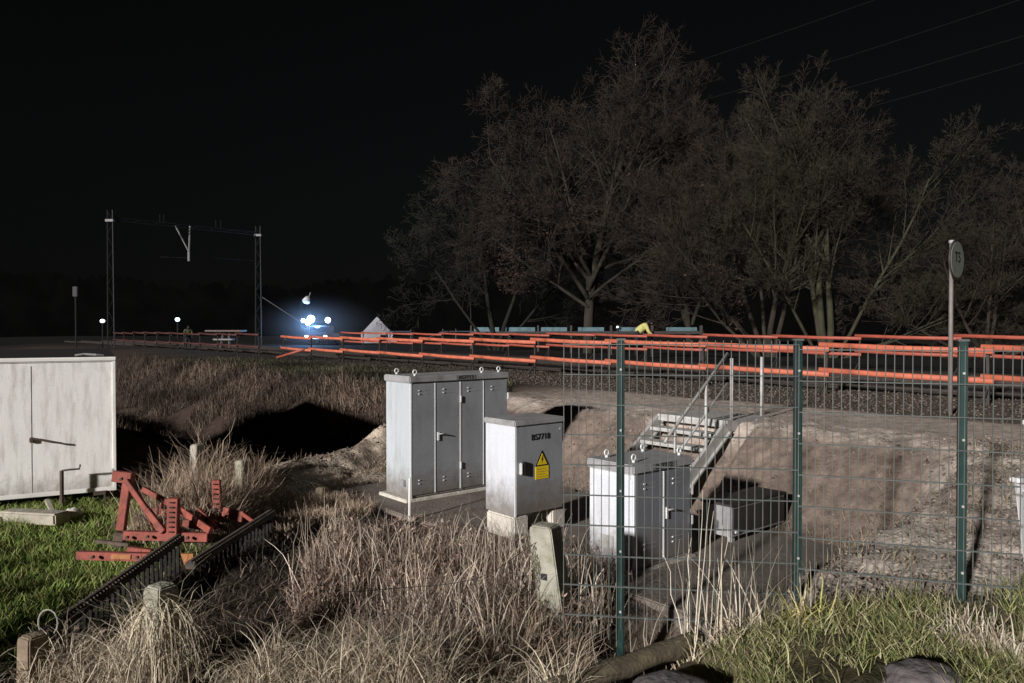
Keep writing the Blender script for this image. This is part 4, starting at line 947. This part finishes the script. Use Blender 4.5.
# dry grass centre foreground
n = 29000
def dc(x_, y_):
    void = np.exp(-(((x_+1.72)/.36)**2+((y_-4.5)/1.2)**2))
    return ss(-2.9, -2.5, x_)*ss(.85, .55, x_)*(segd(x_, y_, .15, 4.1, 1.17, 4.7) > .26)*ss(6.9, 6.2, y_)*(fbm(x_, y_, 3.2) > .47)*(1-.6*ss(5.0, 5.5, y_))*(1-.97*(void > .4))*(1-.99*ss(4.75, 4.95, y_)*ss(-1.35, -1.6, x_+.3*fbm(x_, y_, 2)-.15))
X, Y_ = pick(n, -2.9, .8, 3.7, 7.0, dc, 21)
tall = .16+.34*fbm(X, Y_, 1.9)+.10*ss(5.2, 4.4, Y_)*ss(-.9, -1.3, X)
tall = tall*(1-.45*ss(-1.95, -2.2, X))
stuff('dry_grass', ribbons('dry_grass', X, Y_, tall*U(n, .35, 1.25, 22), U(n, .0035, .0075, 23), U(n, 0, .35, 24), U(n, .4, 2.6, 25), pal(n, [(.27, .21, .16), (.38, .31, .235), (.21, .15, .115), (.10, .072, .056), (.28, .185, .145), (.24, .21, .135)], 26), 6, seed=27, vary=.4, kink=.30, pw=2.2))
# hanging pale straw along the old fence at the bottom
n = 9000
g_ = np.random.default_rng(31); 
cl_ = np.array([-2.62, -2.46, -2.33, -2.2, -2.08, -1.98, -1.40, -1.43, -1.26, -1.1, -.95, -.8, -.62, -.45, -.3, -.12, .05, .25]); X = cl_[g_.integers(0, 18, n)]+g_.normal(0, .045, n); lowl = 1-.45*ss(-2.1, -2.25, X); Y_ = g_.uniform(4.15, 4.6, n)
stuff('pale_straw', ribbons('pale_straw', X, Y_, U(n, .35, .95, 32)*(.62+.5*fbm(X*6, Y_, 1.0)+.18*ss(-1.4, -1.9, X))*lowl, U(n, .0035, .0085, 33), U(n, -.05, .16, 34), U(n, 1.2, 5.2, 35), pal(n, [(.42, .36, .26), (.30, .25, .19), (.54, .48, .37), (.24, .18, .14)], 36), 9, seed=37, kink=.20, pw=3.0))
# rusty brown undergrowth in the middle
n = 24000
def db(x_, y_): return np.clip(np.exp(-(((x_+.95)/.95)**2+((y_-6.4)/1.15)**2))*1.4, 0, 1)*(fbm(x_, y_, 3.0) > .40)*ss(-1.75, -1.45, x_+.3*fbm(x_, y_, 2)-.15)*ss(7.6, 7.0, y_+.5*ss(-.7, .0, x_))
X, Y_ = pick(n, -2.9, 1.0, 4.6, 8.3, db, 41)
stuff('undergrowth', ribbons('undergrowth', X, Y_, U(n, .12, .46, 42)*(.6+.8*fbm(X, Y_, 1.5)), U(n, .005, .012, 43), U(n, -.6, 1.0, 44), U(n, .6, 2.6, 45), pal(n, [(.25, .18, .145), (.18, .13, .105), (.33, .25, .20), (.12, .085, .07)], 46), 5, seed=47, kink=.9, vary=.5))
n = 1300
X, Y_ = pick(n, -1.7, .7, 4.4, 6.9, lambda a, b: np.clip((fbm(a, b, 2.6)-.4)*5, 0.05, 1)*(segd(a, b, .15, 4.1, 1.17, 4.7) > .3)*(b < 6.9-.8*a), 161)
stuff('dry_stalks', ribbons('dry_stalks', X, Y_, U(n, .30, .72, 162), U(n, .0045, .009, 163), U(n, -.1, .22, 164), U(n, .0, 2.4, 165), pal(n, [(.38, .32, .26), (.30, .24, .19), (.46, .40, .33)], 166), 7, seed=167, kink=.16, pw=2.6))
n = 6500
X, Y_ = pick(n, -2.9, 1.0, 4.2, 8.3, lambda a, b: np.maximum(db(a, b), .6*dc(a, b)), 141)
stuff('leaf_litter', ribbons('leaf_litter', X, Y_, U(n, .02, .06, 142), U(n, .012, .030, 143), U(n, .3, 2.6, 144), U(n, .3, 2.8, 145), pal(n, [(.29, .21, .165), (.20, .145, .115), (.40, .32, .25), (.13, .09, .07)], 146), 2, seed=147, kink=.5, zoff=U(n, 0, .34, 148)))
p_ = at(161, 584, 4.35); n = 420; g_ = np.random.default_rng(150)
stuff('draped_straw', ribbons('draped_straw', p_.x+.01+g_.normal(0, .045, n), 4.31+g_.normal(0, .045, n), U(n, .12, .42, 151), U(n, .004, .008, 152), U(n, .5, 1.5, 153), U(n, 3.0, 3.3, 154), pal(n, [(.42, .36, .26), (.30, .25, .19), (.50, .45, .34)], 156), 7, seed=157, kink=.18, pw=.45, zoff=U(n, .45, .80, 158)))
# dry grass around posts by the ditch
n = 14000
def dp(x_, y_): return np.clip(np.exp(-(segd(x_, y_, -3.75, 8.9, -2.2, 9.2)/.26)**2)+.8*np.exp(-(segd(x_, y_, -3.2, 8.0, -2.0, 8.6)/.5)**2)*(fbm(x_, y_, 3) > .45), 0, 1)
X, Y_ = pick(n, -4.6, -1.6, 7.3, 9.9, dp, 51)
stuff('dry_grass', ribbons('dry_grass', X, Y_, (.16+.62*np.exp(-((X+3.62)/.22)**2)+.48*np.exp(-((X+3.1)/.25)**2))*U(n, .5, 1.2, 52), U(n, .005, .010, 53), U(n, 0, .3, 54), U(n, .4, 1.8, 55), pal(n, [(.30, .22, .17), (.22, .16, .12), (.36, .29, .21)], 56), 5, seed=57, kink=.4))
# bracken on the left bank
n = 85000
def dn(x_, y_):
    s_ = x_*NX+y_*NY; t_ = x_*TX+y_*TY
    return ss(9.6, 10.6, t_)*ss(6.6, 7.2, s_+np.clip(t_-13, 0, 9)*.45)*ss(12.6, 11.6, s_)*ss(14.6, 16.8, y_+.8*fbm(x_, y_, .6))*(fbm(x_, y_, 1.6) > .36)*ss(34, 20, y_)**.5
X, Y_ = pick(n, -19, 0, 11.5, 34, dn, 61)
sp_ = ((X*NX+Y_*NY) > 8.6)
cb_ = pal(n, [(.092, .066, .050), (.058, .043, .034), (.125, .092, .070), (.040, .031, .025)], 66)
cb_ = .78*cb_*(.45+2.0*np.clip(fbm(X, Y_, .55)-.33, 0, 1)*2)[:, None]; cb_[sp_] = cb_[sp_]*np.array([.5, .62, .5])
stuff('bracken', ribbons('bracken', X, Y_, U(n, .12, .50, 62)*(.3+1.3*fbm(X, Y_, .9))*np.where(sp_, .45, 1), U(n, .009, .020, 63), U(n, -1.0, 1.5, 64), U(n, .2, 2.6, 65), cb_, 5, seed=67, kink=1.1, vary=.4))
# sparse weeds on slopes / slab edges / right hand rubble
n = 5000
def dw(x_, y_):
    s_ = x_*NX+y_*NY; t_ = x_*TX+y_*TY
    return (np.exp(-((t_-3.3)/.3)**2)*(s_ > 3)*(s_ < 8) + .30*(t_ < 3)*(s_ > 5)*(s_ < 9) + .5*np.exp(-((s_-7.3)/.2)**2)*(t_ > 3.4)*(t_ < 9) + .5*np.exp(-((t_-9.5)/.5)**2)*(s_ > 3)*(s_ < 7))*(fbm(x_, y_, 2) > .46)
X, Y_ = pick(n, -3, 6, 4.6, 13, dw, 71)
stuff('sparse_weeds', ribbons('sparse_weeds', X, Y_, U(n, .05, .20, 72), U(n, .004, .009, 73), U(n, 0, .7, 74), U(n, .6, 2.2, 75), pal(n, [(.30, .24, .18), (.17, .15, .08), (.22, .16, .12)], 76), 4, seed=77, kink=.4))
# grey twigs on the dark heap
n = 9000
X, Y_ = pick(n, -3.2, -1.3, 4.5, 8.2, lambda a, b: (fbm(a, b, 2.5) > .38)*1.0, 81)
stuff('dark_twigs', ribbons('dark_twigs', X, Y_, U(n, .05, .25, 82), U(n, .004, .010, 83), U(n, .2, 1.2, 84), U(n, .8, 2.2, 85), pal(n, [(.05, .04, .034), (.03, .024, .02), (.09, .075, .06)], 86), 4, seed=87, kink=.6))
# individual reed clumps
def reeds(px, py, Y, n_, hgt, label, seed, green=False, spread=.5, extra=None):
    p = at(px, py, Y); g2 = np.random.default_rng(seed); X_ = p.x+g2.normal(0, .05, n_); Y2 = Y+g2.normal(0, .05, n_)
    col_ = pal(n_, [(.40, .35, .28), (.30, .26, .20), (.48, .44, .37)], seed)
    me = ribbons('stems', X_, Y2, g2.uniform(.5, 1.1, n_)*hgt, g2.uniform(.006, .012, n_), g2.uniform(-.25, .25, n_), g2.uniform(.0, spread, n_), col_, 6, seed=seed, kink=.12)
    r = thing('reed_clump', label, 'reeds', (0, 0, 0)); link('stems', me, M['leafy'], r)
    m_ = 90; X_ = p.x+g2.normal(0, .09, m_); Y2 = Y+g2.normal(0, .09, m_)
    cc = pal(m_, [(.34, .30, .10), (.26, .26, .08), (.40, .33, .16)] if green else [(.40, .34, .25), (.28, .22, .16)], seed+1)
    link('leaves', ribbons('leaves', X_, Y2, g2.uniform(.1, .32, m_), g2.uniform(.006, .012, m_), g2.uniform(0, .4, m_), g2.uniform(.5, 2.0, m_), cc, 5, seed=seed+2), M['leafy'], r)
reeds(636, 635, 4.75, 16, .80, 'tall pale reed stems just right of the left green fence post', 101)
reeds(700, 640, 4.65, 18, .98, 'tallest dry reed stems rising over the log end', 102)
reeds(745, 625, 4.6, 26, .60, 'fan of dry reed stems in the middle below the two door cabinet', 103, spread=1.1)
reeds(803, 606, 4.55, 14, .42, 'yellow green tussock with dry stems at the foot of the middle fence post', 104, green=True)
reeds(962, 640, 4.1, 60, .26, 'pale flattened dry tussock in the grass near the right fence post', 105, spread=2.4)
reeds(1000, 650, 3.9, 60, .24, 'pale dry tussock at the lower right edge of the photo', 106, spread=2.6)
reeds(578, 600, 5.6, 30, .55, 'grey green dry stems leaning on the right side of the leaning concrete post', 108, spread=1.0)
reeds(500, 615, 5.0, 14, .60, 'thin dry stems left of the leaning concrete post', 107, spread=1.2)
# ------------------------------------------------------------------ added board fence, out of view, placed to shade the grass
bf = thing('added_shade_fence', 'added low board fence with gaps, out of view, placed to shade the grass', 'fence', (0, 0, 0))
A0, B0 = Vector((-7.2, 4.55, 0)), Vector((-4.45, 2.55, 0)); dd = (B0-A0); nb_ = 15
for k in range(nb_):
    p = A0+dd*((k+.5)/nb_); hz = h(p.x, p.y); tz_ = 1.02+.06*math.sin(k*1.9)
    MB().bar((p.x, p.y, hz-.05), (p.x, p.y, tz_), .165 if k % 5 else .10, .022, up=(dd.y, -dd.x, 0)).build('board', M['wood_grey'], bf)
for zz in (.25, .78): MB().bar(A0+Vector((.0, 0, zz))+Vector((-.03, -.04, 0)), B0+Vector((-.03, -.04, zz)), .035, .07).build('fence_rail', M['wood_grey'], bf)
# ------------------------------------------------------------------ loose stones
def stones(name, X, Y_, r, colr, seed):
    g_ = np.random.default_rng(seed); n = len(X)
    o6 = np.array([[1, 0, 0], [-1, 0, 0], [0, 1, 0], [0, -1, 0], [0, 0, 1], [0, 0, -1]], float)
    V = o6[None]*g_.uniform(.6, 1.3, (n, 6, 1)) + g_.normal(0, .22, (n, 6, 3))
    th = g_.random(n)*6.28; c, s_ = np.cos(th), np.sin(th); x_ = V[..., 0]*c[:, None]-V[..., 1]*s_[:, None]; y_ = V[..., 0]*s_[:, None]+V[..., 1]*c[:, None]
    V = np.stack([x_, y_, V[..., 2]*.75], -1)*r[:, None, None]; V += np.stack([X, Y_, H(X, Y_)+r*.3], 1)[:, None, :]
    f = np.array([[0, 2, 4], [2, 1, 4], [1, 3, 4], [3, 0, 4], [2, 0, 5], [1, 2, 5], [3, 1, 5], [0, 3, 5]])
    Fq = (np.arange(n)[:, None, None]*6+f[None]).reshape(-1, 3)
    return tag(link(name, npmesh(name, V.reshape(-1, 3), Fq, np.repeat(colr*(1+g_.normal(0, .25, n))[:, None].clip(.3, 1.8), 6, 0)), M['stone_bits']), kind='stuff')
n = 26000
def dbal(x_, y_):
    s_ = x_*NX+y_*NY; return ss(10.9, 11.5, s_+.5*(fbm(x_, y_, 1)-.5))*(s_ < 22)*ss(44, 16, y_)
X, Y_ = pick(n, -14, 16, 7, 40, dbal, 91)
stones('ballast', X, Y_, U(n, .014, .034, 92), pal(n, [(.085, .068, .056), (.115, .095, .080), (.055, .043, .036)], 93)*np.clip(1.25-(Y_-10)/30, .35, 1.1)[:, None], 94)  # stones darken with distance, lamp falloff put into their colour
n = 9000
def drub(x_, y_):
    s_ = x_*NX+y_*NY; t_ = x_*TX+y_*TY
    return (ss(3.6, 2.8, t_)*(s_ > 4.4)*(s_ < 9.5)*.8 + ss(6.9, 7.2, s_)*(s_ < 8.5)*(t_ < 9.3)*.25 + sandish(x_, y_)*.4)*(.3+.9*fbm(x_, y_, 2.2))
def sandish(x_, y_): return np.exp(-(segd(x_, y_, -3.7, 9.6, -1.6, 12.4)/.7)**2)
X, Y_ = pick(n, -5, 8, 4.8, 13.5, drub, 95)
stones('clods', X, Y_, U(n, .006, .022, 96), pal(n, [(.20, .16, .135), (.27, .225, .195), (.14, .11, .09), (.22, .18, .15)], 97), 98)
# ------------------------------------------------------------------ camera, light, sky
cam = bpy.data.cameras.new('camera'); cam.sensor_width = 36; cam.lens = F/1024*36; cam.clip_end = 3000; cam.clip_start = .05
co = bpy.data.objects.new('camera', cam); COL.objects.link(co); co.location = (0, 0, CAMZ); co.rotation_euler = (R(90)+PITCH, 0, 0); sc.camera = co
SUN_EL = R(15.5); az = Vector((.58, .815, 0))
sd = Vector((az.x*math.cos(SUN_EL), az.y*math.cos(SUN_EL), -math.sin(SUN_EL)))
sl_ = bpy.data.lights.new('sun', 'SUN'); sl_.energy = 5.0; sl_.angle = R(2.4); sl_.color = (1.0, .965, .925)
so_ = bpy.data.objects.new('sun', sl_); COL.objects.link(so_); so_.rotation_euler = sd.to_track_quat('-Z', 'Y').to_euler()
w = bpy.data.worlds.new('World'); sc.world = w; w.use_nodes = True; nt = w.node_tree; bg = nt.nodes['Background']
sk = N(nt, 'ShaderNodeTexSky', sky_type='NISHITA'); sk.sun_disc = False; sk.sun_elevation = SUN_EL; sk.sun_rotation = math.atan2(-sd.x, -sd.y)
hs = N(nt, 'ShaderNodeHueSaturation'); hs.inputs['Saturation'].default_value = .25; nt.links.new(sk.outputs[0], hs.inputs['Color']); nt.links.new(hs.outputs[0], bg.inputs[0]); bg.inputs[1].default_value = .0008
sc.view_settings.view_transform = 'Standard'; sc.view_settings.look = 'None'; sc.view_settings.exposure = 0
sc.cycles.use_denoising = True; sc.cycles.max_bounces = 5; sc.cycles.volume_bounces = 0; sc.cycles.diffuse_bounces = 3
sc.cycles.sample_clamp_indirect = 3
